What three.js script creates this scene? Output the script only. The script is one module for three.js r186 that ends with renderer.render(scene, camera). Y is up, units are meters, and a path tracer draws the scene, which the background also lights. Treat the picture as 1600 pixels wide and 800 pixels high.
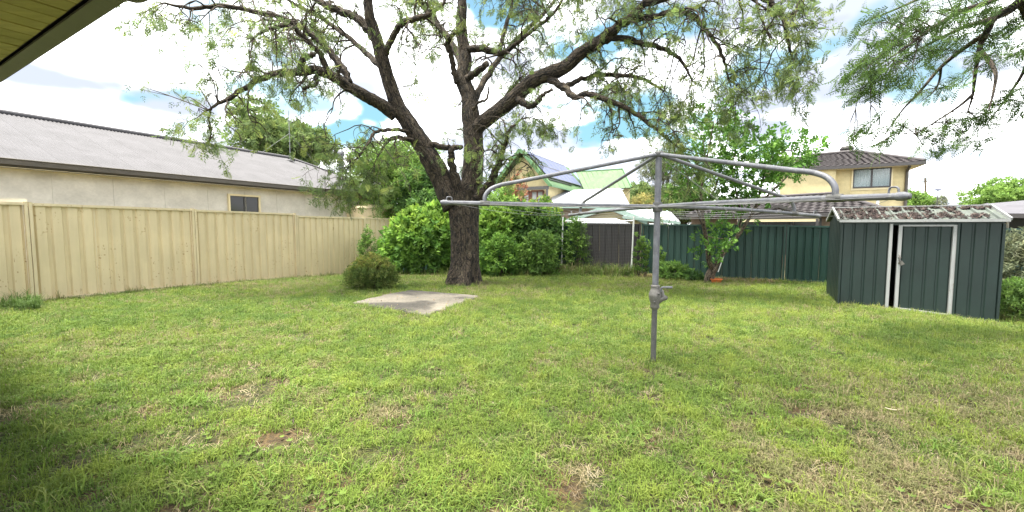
import * as THREE from 'three';
import { mergeGeometries } from 'three/addons/utils/BufferGeometryUtils.js';

// ---------------------------------------------------------------- camera, sky, sun, exposure
const EYE = 1.5, FOCAL = 670, PITCH = Math.atan(46 / FOCAL);      // focal length in pixels of a 1600 px wide picture
const V = (x, y, z) => new THREE.Vector3(x, y, z);
const scene = new THREE.Scene();
const camera = new THREE.PerspectiveCamera(2 * Math.atan(400 / FOCAL) * 180 / Math.PI, 2, 0.05, 900);
camera.position.set(0, EYE, 0);
camera.rotation.x = -PITCH;
scene.add(camera);
const renderer = new THREE.WebGLRenderer({ antialias: true });
renderer.toneMapping = THREE.LinearToneMapping;
renderer.toneMappingExposure = 5.9;
renderer.shadowMap.enabled = true;
const sun = new THREE.DirectionalLight(new THREE.Color(1, 0.95, 0.84), 2.9);
sun.position.set(-6, 33, 2);
sun.castShadow = true; sun.shadow.radius = 34; sun.shadow.mapSize.set(2048, 2048);
Object.assign(sun.shadow.camera, { left: -30, right: 30, top: 30, bottom: -30, near: 1, far: 120 });
scene.add(sun, sun.target);

// direction of a point of the picture, and the point at a given distance in front of the lens
function ray(px, py) {
  const u = (px - 800) / FOCAL, v = (400 - py) / FOCAL, c = Math.cos(PITCH), s = Math.sin(PITCH);
  return V(u, v * c - s, -(c + v * s));
}
function at(px, py, d) { const r = ray(px, py), t = d / -r.z; return V(r.x * t, EYE + r.y * t, -d); }

// ---------------------------------------------------------------- random numbers and noise
function makeRng(seed) { let a = seed >>> 0; return () => { a = (a + 0x6d2b79f5) | 0; let t = Math.imul(a ^ (a >>> 15), 1 | a); t = (t + Math.imul(t ^ (t >>> 7), 61 | t)) ^ t; return ((t ^ (t >>> 14)) >>> 0) / 4294967296; }; }
const hash = (x, y, s) => { let h = (Math.imul(x, 374761393) + Math.imul(y, 668265263) + Math.imul(s, 974634777)) | 0; h = Math.imul(h ^ (h >>> 13), 1274126177); return ((h ^ (h >>> 16)) >>> 0) / 4294967296; };
function vnoise(x, y, s = 0, per = 0, perY = per) {
  let ix = Math.floor(x), iy = Math.floor(y); const fx = x - ix, fy = y - iy, a = fx * fx * (3 - 2 * fx), b = fy * fy * (3 - 2 * fy);
  const w = per ? (k) => ((k % per) + per) % per : (k) => k, h = per ? (k) => ((k % perY) + perY) % perY : (k) => k;
  const p = hash(w(ix), h(iy), s), q = hash(w(ix + 1), h(iy), s), r = hash(w(ix), h(iy + 1), s), t = hash(w(ix + 1), h(iy + 1), s);
  return (p + (q - p) * a) * (1 - b) + (r + (t - r) * a) * b;
}
function fbm(x, y, s = 0, oct = 4, per = 0, perY = per) { let f = 0, a = 0.5, n = 0; for (let i = 0; i < oct; i++) { f += a * vnoise(x, y, s + i, per, perY); n += a; x *= 2; y *= 2; per *= 2; perY *= 2; a *= 0.5; } return f / n; }
const clamp = THREE.MathUtils.clamp, lerp = THREE.MathUtils.lerp, smooth = THREE.MathUtils.smoothstep;

// ---------------------------------------------------------------- the sky: bright broken cloud with blue gaps
{
  const W = 1536, H = 768, data = new Float32Array(W * H * 4);
  const gaps = [[870, 60, 120, 80, 1], [800, 20, 90, 70, 1], [985, 195, 75, 38, 1], [1075, 235, 60, 34, 1], [555, 196, 60, 30, 1], [935, 150, 40, 30, 0.8], [1060, 30, 60, 30, 0.9], [1300, 207, 45, 12, 0.8],
    [1440, 135, 80, 40, 0.7], [430, 95, 30, 25, 0.7], [640, 205, 30, 12, 0.6], [1560, 60, 60, 50, 0.5], [285, 100, 20, 20, 0.5], [250, 200, 60, 18, 0.45]].map(([px, py, rx, ry, k]) => {
    const r = ray(px, py).normalize(), q = ray(px + rx, py).normalize(), w = ray(px, py - ry).normalize();
    const az = Math.atan2(r.x, -r.z), el = Math.asin(r.y);
    return [az, el, Math.abs(Math.atan2(q.x, -q.z) - az), Math.abs(Math.asin(w.y) - el), k];
  });
  const greys = [[90, 125, 110, 24], [250, 165, 80, 22], [1210, 155, 110, 26], [1170, 205, 120, 24], [1290, 30, 60, 40]].map(([px, py, rx, ry]) => {
    const r = ray(px, py).normalize(), q = ray(px + rx, py).normalize(), w = ray(px, py - ry).normalize();
    const az = Math.atan2(r.x, -r.z), el = Math.asin(r.y);
    return [az, el, Math.abs(Math.atan2(q.x, -q.z) - az), Math.abs(Math.asin(w.y) - el)];
  });
  for (let row = 0; row < H; row++) for (let col = 0; col < W; col++) {
    const up = ((row + 0.5) / H - 0.5) * Math.PI, rd = ((col + 0.5) / W - 0.5) * 2 * Math.PI;
    const x = Math.cos(rd) * Math.cos(up), z = Math.sin(rd) * Math.cos(up), y = Math.sin(up), o = (row * W + col) * 4;
    let c = [0.5, 0.5, 0.48];
    if (y > -0.02) {
      const k = 1 / (Math.max(y, 0) + 0.22), cx = x * k, cz = z * k;
      const az = Math.atan2(x, -z), el = Math.asin(y);
      const n1 = fbm(cx * 2.2 + 5, cz * 2.2 + 9, 11, 5), n2 = fbm(cx * 5 + 3, cz * 5, 31, 5), n3 = fbm(cx * 1.6 + 20, cz * 2.4 + 3, 57, 4);
      let gap = smooth(0.36 - n1, 0, 0.09) * 0.85;
      for (const [ga, ge, ra, re, s] of gaps) { const q = Math.hypot((az - ga) / ra, (el - ge) / re); gap = Math.max(gap, s * smooth(1.25 - q + (n2 - 0.5) * 2.6, 0.1, 0.6)); }
      let grey = smooth(n3, 0.39, 0.58) * 0.97;
      for (const [ga, ge, ra, re] of greys) { const q = Math.hypot((az - ga) / ra, (el - ge) / re); grey = Math.max(grey, smooth(1.55 - q + (n2 - 0.5) * 2.2, 0, 0.8)); }
      const hz = smooth(y, 0, 0.6);
      const blue = [lerp(0.08, 0.06, hz), lerp(0.155, 0.118, hz), lerp(0.185, 0.172, hz)];
      const cloud = [lerp(0.72, 0.14, grey), lerp(0.73, 0.153, grey), lerp(0.74, 0.188, grey)];
      c = [0, 1, 2].map((i) => lerp(cloud[i], blue[i], gap));
      if (y < 0.02) { const f = smooth(y, -0.02, 0.02); c = c.map((v) => lerp(0.5, v, f)); }
    }
    data[o] = c[0]; data[o + 1] = c[1]; data[o + 2] = c[2]; data[o + 3] = 1;
  }
  const sky = new THREE.DataTexture(data, W, H, THREE.RGBAFormat, THREE.FloatType);
  sky.mapping = THREE.EquirectangularReflectionMapping; sky.magFilter = THREE.LinearFilter; sky.needsUpdate = true;
  scene.background = sky; scene.environment = sky;
}

// ---------------------------------------------------------------- textures
function dataTex(size, f, srgb = true) {
  const d = new Uint8Array(size * size * 4);
  for (let j = 0; j < size; j++) for (let i = 0; i < size; i++) { const c = f(i / size, j / size), o = (j * size + i) * 4; for (let k = 0; k < 3; k++) d[o + k] = clamp(c[k] ?? c[0], 0, 1) * 255; d[o + 3] = 255; }
  const t = new THREE.DataTexture(d, size, size); t.wrapS = t.wrapT = THREE.RepeatWrapping; t.magFilter = THREE.LinearFilter; t.minFilter = THREE.LinearMipmapLinearFilter; t.generateMipmaps = true;
  if (srgb) t.colorSpace = THREE.SRGBColorSpace;
  t.needsUpdate = true; return t;
}
function rep(t, sx, sy = sx) { const c = t.clone(); c.repeat.set(1 / sx, 1 / sy); c.needsUpdate = true; return c; }
const T = {
  plain: dataTex(512, (u, v) => { const a = fbm(u * 6, v * 6, 1, 5, 6), b = fbm(u * 60, v * 60, 9, 2, 60); return [0.8 + 0.2 * a + 0.06 * (b - 0.5)]; }),
  grime: dataTex(512, (u, v) => {           // scuffs, rain streaks and small rust spots
    const a = fbm(u * 5, v * 5, 3, 5, 5), s = fbm(u * 46, v * 3, 7, 3, 46, 3), r = smooth(fbm(u * 70, v * 46, 17, 3, 70, 46), 0.72, 0.82), m = smooth(fbm(u * 4, v * 4, 23, 3, 4), 0.45, 0.7);
    const k = 0.86 + 0.12 * a + 0.06 * (s - 0.5); return [k - r * m * 0.2, k - r * m * 0.27, k - r * m * 0.33];
  }),
  bark: dataTex(512, (u, v) => { const a = fbm(u * 18, v * 5, 41, 5, 18, 5), c = smooth(Math.abs(a - 0.5), 0.0, 0.09), l = smooth(fbm(u * 9, v * 9, 77, 4, 9), 0.55, 0.72); const k = 0.22 + 0.6 * c * (0.45 + 0.9 * fbm(u * 50, v * 50, 5, 2, 50)); return [k + l * 0.26, k * 0.95 + l * 0.27, k * 0.88 + l * 0.23]; }),
  barkBump: dataTex(512, (u, v) => { const a = fbm(u * 18, v * 5, 41, 5, 18, 5); return [smooth(Math.abs(a - 0.5), 0, 0.12) * 0.8 + 0.2 * fbm(u * 60, v * 60, 5, 2, 60)]; }, false),
  concrete: dataTex(1024, (u, v) => { const a = fbm(u * 4, v * 4, 51, 6, 4), b = fbm(u * 110, v * 110, 59, 2, 110), s = smooth(fbm(u * 3, v * 3, 71, 5, 3), 0.42, 0.6), cr = smooth(Math.abs(fbm(u * 3, v * 3, 83, 5, 3) - 0.5), 0, 0.006); const k = 0.55 + 0.3 * a + 0.2 * (b - 0.5) - 0.27 * s; return [k * (0.75 + 0.25 * cr), k * 0.98 * (0.75 + 0.25 * cr), k * 0.93 * (0.75 + 0.25 * cr)]; }),
  soil: dataTex(1024, (u, v) => { const a = fbm(u * 7, v * 7, 61, 6, 7), b = fbm(u * 150, v * 150, 67, 3, 150), g = smooth(fbm(u * 11, v * 11, 91, 5, 11), 0.35, 0.6); const k = 0.5 + 0.55 * (b - 0.45) + 0.25 * (a - 0.5); return [k * lerp(0.86, 0.74, g), k * lerp(0.74, 0.82, g), k * lerp(0.55, 0.42, g)]; }),
  soilBump: dataTex(512, (u, v) => [fbm(u * 60, v * 60, 67, 4, 60)], false),
  fine: dataTex(256, (u, v) => [fbm(u * 64, v * 64, 13, 3, 64)], false),
  lichen: dataTex(512, (u, v) => { const a = fbm(u * 5, v * 5, 101, 5, 5), l = smooth(fbm(u * 24, v * 24, 111, 4, 24), 0.56, 0.7), k = 0.72 + 0.28 * a; return [k + 0.1 * l, k + 0.1 * l, k + 0.06 * l]; }),
};
const rgb = (r, g, b) => new THREE.Color().setRGB(r, g, b);
function mat(color, o = {}) {
  const { map, ms = 1, msy, bump, bs = 0.002, bms = 1, rough = 0.8, metal = 0, double, ...rest } = o;
  const m = new THREE.MeshStandardMaterial({ color, roughness: rough, metalness: metal, side: THREE.DoubleSide, ...rest });
  if (map) m.map = rep(T[map], ms, msy ?? ms);
  if (bump) { m.bumpMap = rep(T[bump], bms); m.bumpScale = bs; }
  return m;
}
function leafMat(through = 0.42, rough = 1) { return new THREE.MeshPhysicalMaterial({ color: 0xffffff, roughness: rough, transmission: through, thickness: 0, side: THREE.DoubleSide, specularIntensity: 0.3 }); }
const M = {
  creamFence: mat(rgb(0.79, 0.65, 0.4), { map: 'grime', ms: 2.3, msy: 2.9, rough: 0.55 }),
  creamRail: mat(rgb(0.78, 0.65, 0.41), { map: 'grime', ms: 1.7, rough: 0.5 }),
  paleCap: mat(rgb(0.78, 0.74, 0.64), { map: 'plain', ms: 1.5, rough: 0.6 }),
  greenSteel: mat(rgb(0.02, 0.062, 0.05), { map: 'grime', ms: 2.6, rough: 0.5 }),
  darkSteel: mat(rgb(0.034, 0.029, 0.033), { map: 'grime', ms: 2.6, rough: 0.5 }),
  shedGreen: mat(rgb(0.0125, 0.031, 0.0265), { map: 'plain', ms: 2.1, rough: 0.5 }),
  whiteTrim: mat(rgb(0.4, 0.41, 0.41), { map: 'grime', ms: 1.3, rough: 0.5 }),
  shedRoof: mat(rgb(0.1, 0.118, 0.105), { map: 'lichen', ms: 1.1, rough: 0.7 }),
  galv: mat(rgb(0.19, 0.195, 0.22), { map: 'lichen', ms: 0.4, rough: 0.6, metal: 0.25 }),
  galvDull: mat(rgb(0.12, 0.12, 0.118), { map: 'lichen', ms: 0.25, rough: 0.6, metal: 0.3 }),
  castIron: mat(rgb(0.2, 0.19, 0.18), { map: 'lichen', ms: 0.12, rough: 0.6, metal: 0.35, bump: 'fine', bms: 0.2, bs: 0.001 }),
  wire: mat(rgb(0.2, 0.2, 0.21), { rough: 0.45, metal: 0.3 }),
  bark: mat(rgb(0.105, 0.087, 0.071), { map: 'bark', ms: 0.9, msy: 1.1, rough: 0.95, bump: 'barkBump', bms: 0.9, bs: 0.07 }),
  barkTwig: mat(rgb(0.1, 0.082, 0.07), { map: 'bark', ms: 0.5, rough: 0.95 }),
  barkGrey: mat(rgb(0.2, 0.17, 0.14), { map: 'bark', ms: 0.6, rough: 0.95, bump: 'barkBump', bms: 0.6, bs: 0.012 }),
  concrete: mat(rgb(0.25, 0.232, 0.208), { map: 'concrete', ms: 2.6, rough: 0.95, bump: 'soilBump', bms: 1.4, bs: 0.004 }),
  soil: mat(rgb(0.28, 0.25, 0.17), { map: 'soil', ms: 2.7, rough: 1, bump: 'soilBump', bms: 0.9, bs: 0.02 }),
  corrugated: mat(rgb(0.078, 0.075, 0.083), { map: 'plain', ms: 2.3, rough: 0.75 }),
  gutterBrown: mat(rgb(0.11, 0.095, 0.075), { map: 'plain', ms: 1.2, rough: 0.5 }),
  wallWhite: mat(rgb(0.76, 0.73, 0.66), { map: 'plain', ms: 2.2, rough: 0.85 }),
  wallCream: mat(rgb(0.78, 0.66, 0.36), { map: 'plain', ms: 2.0, rough: 0.85 }),
  creamTrim: mat(rgb(0.74, 0.64, 0.4), { rough: 0.6 }),
  glassDark: mat(rgb(0.055, 0.055, 0.055), { rough: 0.12 }),
  curtain: mat(rgb(0.4, 0.42, 0.42), { rough: 0.9 }),
  frameDark: mat(rgb(0.06, 0.055, 0.055), { rough: 0.45 }),
  tile: mat(rgb(0.05, 0.042, 0.044), { map: 'lichen', ms: 1.7, rough: 1 }),
  tileEdge: mat(rgb(0.045, 0.038, 0.04), { rough: 0.7 }),
  greyRoof: mat(rgb(0.085, 0.08, 0.092), { map: 'plain', ms: 2.0, rough: 0.65 }),
  greenRoof: mat(rgb(0.085, 0.165, 0.065), { map: 'lichen', ms: 2.2, rough: 0.7 }),
  greenTrim: mat(rgb(0.09, 0.2, 0.085), { rough: 0.5 }),
  whiteRoof: mat(rgb(0.5, 0.51, 0.55), { map: 'plain', ms: 2, rough: 0.45 }),
  paleGreen: mat(rgb(0.3, 0.42, 0.37), { rough: 0.6 }),
  solar: mat(rgb(0.1, 0.115, 0.2), { rough: 0.5 }),
  doorRed: mat(rgb(0.2, 0.075, 0.05), { map: 'plain', rough: 0.6 }),
  paintRed: mat(rgb(0.42, 0.09, 0.06), { rough: 0.6 }),
  paintWhite: mat(rgb(0.74, 0.74, 0.72), { rough: 0.5 }),
  soffit: mat(rgb(0.5, 0.43, 0.155), { map: 'plain', ms: 0.8, msy: 0.15, rough: 0.75 }),
  soffitB: mat(rgb(0.45, 0.39, 0.13), { map: 'plain', ms: 0.7, msy: 0.13, rough: 0.75 }),
  soffitC: mat(rgb(0.55, 0.47, 0.18), { map: 'plain', ms: 0.9, msy: 0.17, rough: 0.75 }),
  eaveGutter: mat(rgb(0.115, 0.11, 0.09), { map: 'grime', ms: 0.9, rough: 0.45 }),
  brick: mat(rgb(0.3, 0.22, 0.16), { map: 'plain', ms: 1.2, rough: 0.9 }),
  terracotta: mat(rgb(0.62, 0.16, 0.035), { map: 'plain', ms: 0.3, rough: 0.7 }),
  greyWood: mat(rgb(0.26, 0.22, 0.18), { map: 'bark', ms: 0.4, rough: 0.95 }),
  straw: mat(rgb(0.5, 0.43, 0.3), { rough: 0.9 }),
  leaf: leafMat(0.42), leafThin: leafMat(0.5), leafGloss: leafMat(0.35, 0.85),
  grass: leafMat(0.34), litter: mat(0xffffff, { rough: 1 }),
};

// ---------------------------------------------------------------- helpers: names, things, parts
const taken = new Map();
function numbered(name) { const n = taken.get(name) ?? 0; taken.set(name, n + 1); return n ? name + '_' + String(n).padStart(3, '0') : name; }
function tag(o, label, category, group, kind) { if (label) o.userData.label = label; if (category) o.userData.category = category; if (group) o.userData.group = group; if (kind) o.userData.kind = kind; return o; }
function thing(name, label, category, pos, group) { const g = new THREE.Group(); g.name = numbered(name); g.position.copy(pos); scene.add(g); return tag(g, label, category, group); }
function prep(g) {
  const k = g.index ? g.toNonIndexed() : g;
  for (const n of Object.keys(k.attributes)) if (!['position', 'normal', 'uv'].includes(n)) k.deleteAttribute(n);
  if (!k.attributes.normal) k.computeVertexNormals();
  if (!k.userData.metric) metricUV(k);
  return k;
}
function metricUV(g) {
  const p = g.attributes.position, n = g.attributes.normal, uv = new Float32Array(p.count * 2);
  for (let i = 0; i < p.count; i++) {
    const x = p.getX(i), y = p.getY(i), z = p.getZ(i), ax = Math.abs(n.getX(i)), ay = Math.abs(n.getY(i)), az = Math.abs(n.getZ(i));
    if (ay > ax && ay > az) { uv[2 * i] = x; uv[2 * i + 1] = z; } else { uv[2 * i] = ax > az ? z : x; uv[2 * i + 1] = y; }
  }
  g.setAttribute('uv', new THREE.BufferAttribute(uv, 2));
}
// geometry in world coordinates -> one mesh under its parent
function part(name, geos, material, parent, label) {
  const list = (Array.isArray(geos) ? geos : [geos]).map(prep), g = list.length > 1 ? mergeGeometries(list) : list[0].clone();
  const off = V(0, 0, 0); for (let o = parent; o && o !== scene; o = o.parent) off.add(o.position);
  g.translate(-off.x, -off.y, -off.z);
  const m = new THREE.Mesh(g, material); m.name = parent === scene ? numbered(name) : name; m.castShadow = m.receiveShadow = true; if (label) m.userData.label = label;
  (parent ?? scene).add(m); return m;
}
function instances(name, geo, material, mats, cols, parent) {
  const im = new THREE.InstancedMesh(geo, material, mats.length), off = V(0, 0, 0), q = new THREE.Matrix4();
  for (let o = parent; o && o !== scene; o = o.parent) off.add(o.position);
  mats.forEach((m, i) => { q.makeTranslation(-off.x, -off.y, -off.z).multiply(m); im.setMatrixAt(i, q); im.setColorAt(i, cols[i]); });
  im.name = parent === scene ? numbered(name) : name; im.castShadow = im.receiveShadow = true; im.userData.kind = 'stuff';
  parent.add(im); return im;
}
// ---------------------------------------------------------------- helpers: shapes (all in world coordinates)
function fromTris(tri, uvs) {
  const g = new THREE.BufferGeometry(); g.setAttribute('position', new THREE.Float32BufferAttribute(tri, 3));
  if (uvs) { g.setAttribute('uv', new THREE.Float32BufferAttribute(uvs, 2)); g.userData.metric = true; }
  g.computeVertexNormals(); return g;
}
function box(x, y, z, w, h, d, turn = 0) { const g = new THREE.BoxGeometry(w, h, d); if (turn) g.rotateY(turn); return g.translate(x, y, z); }
function beam(p, q, w, h, up = V(0, 1, 0)) {
  const d = q.clone().sub(p), L = d.length(); d.normalize();
  const z = d.clone().cross(up).normalize(), y = z.clone().cross(d).normalize();
  const g = new THREE.BoxGeometry(L, h, w);
  return g.applyMatrix4(new THREE.Matrix4().makeBasis(d, y, z)).translate((p.x + q.x) / 2, (p.y + q.y) / 2, (p.z + q.z) / 2);
}
function polySlab(pts, th) {                   // flat convex polygon with thickness on the far side of its normal
  const n = pts[1].clone().sub(pts[0]).cross(pts[pts.length - 1].clone().sub(pts[0])).normalize(), lo = pts.map((p) => p.clone().addScaledVector(n, -th)), t = [];
  const put = (...v) => v.forEach((p) => t.push(p.x, p.y, p.z));
  for (let i = 1; i + 1 < pts.length; i++) { put(pts[0], pts[i], pts[i + 1]); put(lo[0], lo[i + 1], lo[i]); }
  for (let i = 0; i < pts.length; i++) { const j = (i + 1) % pts.length; put(pts[i], lo[i], lo[j]); put(pts[i], lo[j], pts[j]); }
  return fromTris(t);
}
const lerpV = (a, b, t) => a.clone().lerp(b, t);
function quadAt(a, b, c, d, u, v) { return lerpV(lerpV(a, b, u), lerpV(d, c, u), v); }          // a b along the bottom, d c along the top
// ribbed sheet between a bottom edge b0-b1 and a top edge t0-t1; profile = [[metres along, offset], ...]
function ribSheet(b0, b1, t0, t1, n, profile) {
  const L = b0.distanceTo(b1), Ht = b0.distanceTo(t0), tri = [], uv = [];
  for (let i = 0; i + 1 < profile.length; i++) {
    const [u0, o0] = profile[i], [u1, o1] = profile[i + 1];
    const A = lerpV(b0, b1, u0 / L).addScaledVector(n, o0), B = lerpV(b0, b1, u1 / L).addScaledVector(n, o1), C = lerpV(t0, t1, u1 / L).addScaledVector(n, o1), D = lerpV(t0, t1, u0 / L).addScaledVector(n, o0);
    for (const [p, a, b] of [[A, u0, 0], [B, u1, 0], [C, u1, Ht], [A, u0, 0], [C, u1, Ht], [D, u0, Ht]]) { tri.push(p.x, p.y, p.z); uv.push(a + b0.x + b0.z * 1.3, b + b0.y); }
  }
  return fromTris(tri, uv);
}
function trapProfile(L, pitch, valley, slope, depth) {       // broad pans with narrow grooves
  const n = Math.max(1, Math.round(L / pitch)), w = L / n, p = [[0, -depth]];
  for (let i = 0; i < n; i++) p.push([i * w + valley / 2, -depth], [i * w + valley / 2 + slope, 0], [(i + 1) * w - valley / 2 - slope, 0], [(i + 1) * w - valley / 2, -depth]);
  p.push([L, -depth]); return p;
}
function sineProfile(L, pitch, depth, seg = 6) { const n = Math.round(L / pitch) * seg, p = []; for (let i = 0; i <= n; i++) p.push([i / n * L, depth * Math.sin(i / seg * 2 * Math.PI)]); return p; }
// round limb swept along points
function sweep(pts, radii, sides = 6, rough = 0, seed = 1) {
  const n = pts.length, R = (i) => (typeof radii === 'number' ? radii : radii[i]), pos = [], uv = [], idx = [], nor = [];
  let t = pts[1].clone().sub(pts[0]).normalize(), a = Math.abs(t.y) < 0.9 ? V(0, 1, 0).cross(t).normalize() : V(1, 0, 0).cross(t).normalize(), run = 0;
  for (let i = 0; i < n; i++) {
    const tn = pts[Math.min(i + 1, n - 1)].clone().sub(pts[Math.max(i - 1, 0)]).normalize();
    a.addScaledVector(tn, -a.dot(tn)).normalize(); const b = tn.clone().cross(a);
    if (i) run += pts[i].distanceTo(pts[i - 1]);
    const r0 = R(i);
    for (let k = 0; k <= sides; k++) {
      const an = k / sides * 2 * Math.PI, dir = a.clone().multiplyScalar(Math.cos(an)).addScaledVector(b, Math.sin(an));
      const r = rough ? r0 * (1 + rough * (fbm((k % sides) * 1.7 + seed * 9, run * 2.2 / Math.max(r0, 0.05) * 0.3, seed, 3) - 0.5)) : r0, p = pts[i].clone().addScaledVector(dir, r);
      pos.push(p.x, p.y, p.z); nor.push(dir.x, dir.y, dir.z); uv.push(k / sides * Math.max(1, Math.round(2 * Math.PI * r0 * 1.1 * 10)) / 10, run);
    }
  }
  const row = sides + 1;
  for (let i = 0; i + 1 < n; i++) for (let k = 0; k < sides; k++) { const o = i * row + k; idx.push(o, o + 1, o + row + 1, o, o + row + 1, o + row); }
  for (const [i, f] of [[0, 1], [n - 1, -1]]) { const c = pos.length / 3; pos.push(pts[i].x, pts[i].y, pts[i].z); const d = (f > 0 ? pts[0].clone().sub(pts[1]) : pts[n - 1].clone().sub(pts[n - 2])).normalize(); nor.push(d.x, d.y, d.z); uv.push(0, run); for (let k = 0; k < sides; k++) f > 0 ? idx.push(c, i * row + k + 1, i * row + k) : idx.push(c, i * row + k, i * row + k + 1); }
  const g = new THREE.BufferGeometry(); g.setAttribute('position', new THREE.Float32BufferAttribute(pos, 3)); g.setAttribute('normal', new THREE.Float32BufferAttribute(nor, 3)); g.setAttribute('uv', new THREE.Float32BufferAttribute(uv, 2)); g.setIndex(idx);
  if (rough) g.computeVertexNormals();
  const k = g.toNonIndexed(); k.userData.metric = true; return k;
}
function curve(pts, n) { return new THREE.CatmullRomCurve3(pts, false, 'centripetal').getPoints(n); }
function taper(n, r0, r1, pow = 1) { return Array.from({ length: n + 1 }, (_, i) => lerp(r0, r1, Math.pow(i / n, pow))); }
const pipe = (p, q, r, sides = 8) => sweep([p, lerpV(p, q, 0.5), q], r, sides);
function lathe(profile, x, y, z, seg = 20) { return new THREE.LatheGeometry(profile.map(([r, h]) => new THREE.Vector2(r, h)), seg).translate(x, y, z); }

// ---------------------------------------------------------------- leaves
function leafShape(tri, base, dir, side, len, wid, fold) {            // pointed leaf of four faces, folded along its rib
  const nrm = dir.clone().cross(side).normalize(), m = base.clone().addScaledVector(dir, len * 0.45).addScaledVector(nrm, fold * 0.3), tip = base.clone().addScaledVector(dir, len).addScaledVector(nrm, -fold);
  const l = base.clone().addScaledVector(dir, len * 0.42).addScaledVector(side, wid / 2).addScaledVector(nrm, fold), r = base.clone().addScaledVector(dir, len * 0.42).addScaledVector(side, -wid / 2).addScaledVector(nrm, fold);
  for (const [a, b, c] of [[base, m, l], [base, r, m], [m, tip, l], [m, r, tip]]) tri.push(a.x, a.y, a.z, b.x, b.y, b.z, c.x, c.y, c.z);
}
function randDir(R) { const z = R() * 2 - 1, a = R() * 2 * Math.PI, s = Math.sqrt(1 - z * z); return V(s * Math.cos(a), z, s * Math.sin(a)); }
function sprayGeo(seed, count, len, wid, reach) {                      // loose spray of leaves along a short stem, growing along +y
  const R = makeRng(seed), tri = [];
  for (let i = 0; i < count; i++) {
    const t = (i + 0.5) / count, a = i * 2.4 + R() * 0.8, d = V(Math.cos(a), 0.35 + R() * 0.7, Math.sin(a)).normalize(), s = d.clone().cross(randDir(R)).normalize();
    leafShape(tri, V((R() - 0.5) * 0.02, reach * t, (R() - 0.5) * 0.02), d, s, len * (0.7 + 0.5 * R()), wid * (0.8 + 0.4 * R()), wid * 0.18);
  }
  return fromTris(tri);
}
function frondGeo(seed, pairs, len, pinna, wid, droop) {              // feather leaf: paired narrow pinnae along a drooping rib
  const R = makeRng(seed), tri = [];
  for (let i = 0; i < pairs; i++) {
    const t = (i + 0.8) / (pairs + 0.4), c = V(0, len * t * (1 - 0.15 * t), -droop * len * t * t), f = Math.sin(Math.PI * Math.min(1, t * 0.9 + 0.12));
    for (const s of [-1, 1]) { const d = V(s, 0.55 + 0.2 * R(), -0.25 * R() - 0.1).normalize(); leafShape(tri, c, d, V(0.35 * -s, 1, 0.1).cross(d).cross(d).normalize(), pinna * f * (0.8 + 0.4 * R()), wid, wid * 0.15); }
  }
  leafShape(tri, V(0, 0, 0), V(0, 1, -droop * 0.6).normalize(), V(1, 0, 0), len, 0.006, 0.001);
  return fromTris(tri);
}
const GEO = {
  fineA: sprayGeo(11, 10, 0.08, 0.019, 0.15), fineB: frondGeo(12, 9, 0.25, 0.085, 0.017, 0.4),
  jaca: frondGeo(21, 13, 0.40, 0.085, 0.017, 0.45), jacaB: frondGeo(22, 11, 0.34, 0.075, 0.016, 0.7),
  broad: sprayGeo(31, 7, 0.13, 0.055, 0.13), broadB: sprayGeo(32, 8, 0.11, 0.05, 0.16), citrus: sprayGeo(41, 7, 0.12, 0.055, 0.12),
  small: sprayGeo(51, 9, 0.05, 0.016, 0.09), far: sprayGeo(61, 7, 0.24, 0.11, 0.25), farFine: sprayGeo(62, 9, 0.2, 0.06, 0.25),
};
const UP = V(0, 1, 0);
function placeM(pos, dir, R, s) {
  const q = new THREE.Quaternion().setFromUnitVectors(UP, dir.clone().normalize()).multiply(new THREE.Quaternion().setFromAxisAngle(UP, R() * 6.283));
  return new THREE.Matrix4().compose(pos, q, V(s, s, s));
}
function tint(list, R, vary = 0.2) { const c = list[Math.floor(R() * list.length)], k = 1 - vary + 2 * vary * R(); return rgb(c[0] * k, c[1] * k, c[2] * k * (0.9 + 0.2 * R())); }
const PAL = {
  hedge: [[0.149, 0.284, 0.047], [0.101, 0.216, 0.041], [0.189, 0.338, 0.054]], hedgeYellow: [[0.270, 0.365, 0.061], [0.176, 0.297, 0.054], [0.121, 0.230, 0.041]], hedgeDark: [[0.081, 0.162, 0.041], [0.121, 0.230, 0.047], [0.061, 0.128, 0.034]],
  main: [[0.151, 0.220, 0.076], [0.203, 0.288, 0.085], [0.119, 0.169, 0.068], [0.254, 0.304, 0.085]], jaca: [[0.095, 0.169, 0.038], [0.128, 0.216, 0.047], [0.068, 0.121, 0.034]],
  citrus: [[0.098, 0.218, 0.035], [0.069, 0.161, 0.029], [0.138, 0.264, 0.046]], far: [[0.135, 0.203, 0.061], [0.108, 0.162, 0.054], [0.176, 0.230, 0.068]], farBright: [[0.203, 0.324, 0.068], [0.149, 0.257, 0.054]],
  gum: [[0.176, 0.203, 0.121], [0.135, 0.162, 0.095], [0.216, 0.230, 0.135]], ochre: [[0.338, 0.297, 0.095], [0.270, 0.270, 0.095]], weeds: [[0.121, 0.230, 0.041], [0.162, 0.270, 0.054], [0.095, 0.176, 0.041]],
};
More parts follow.
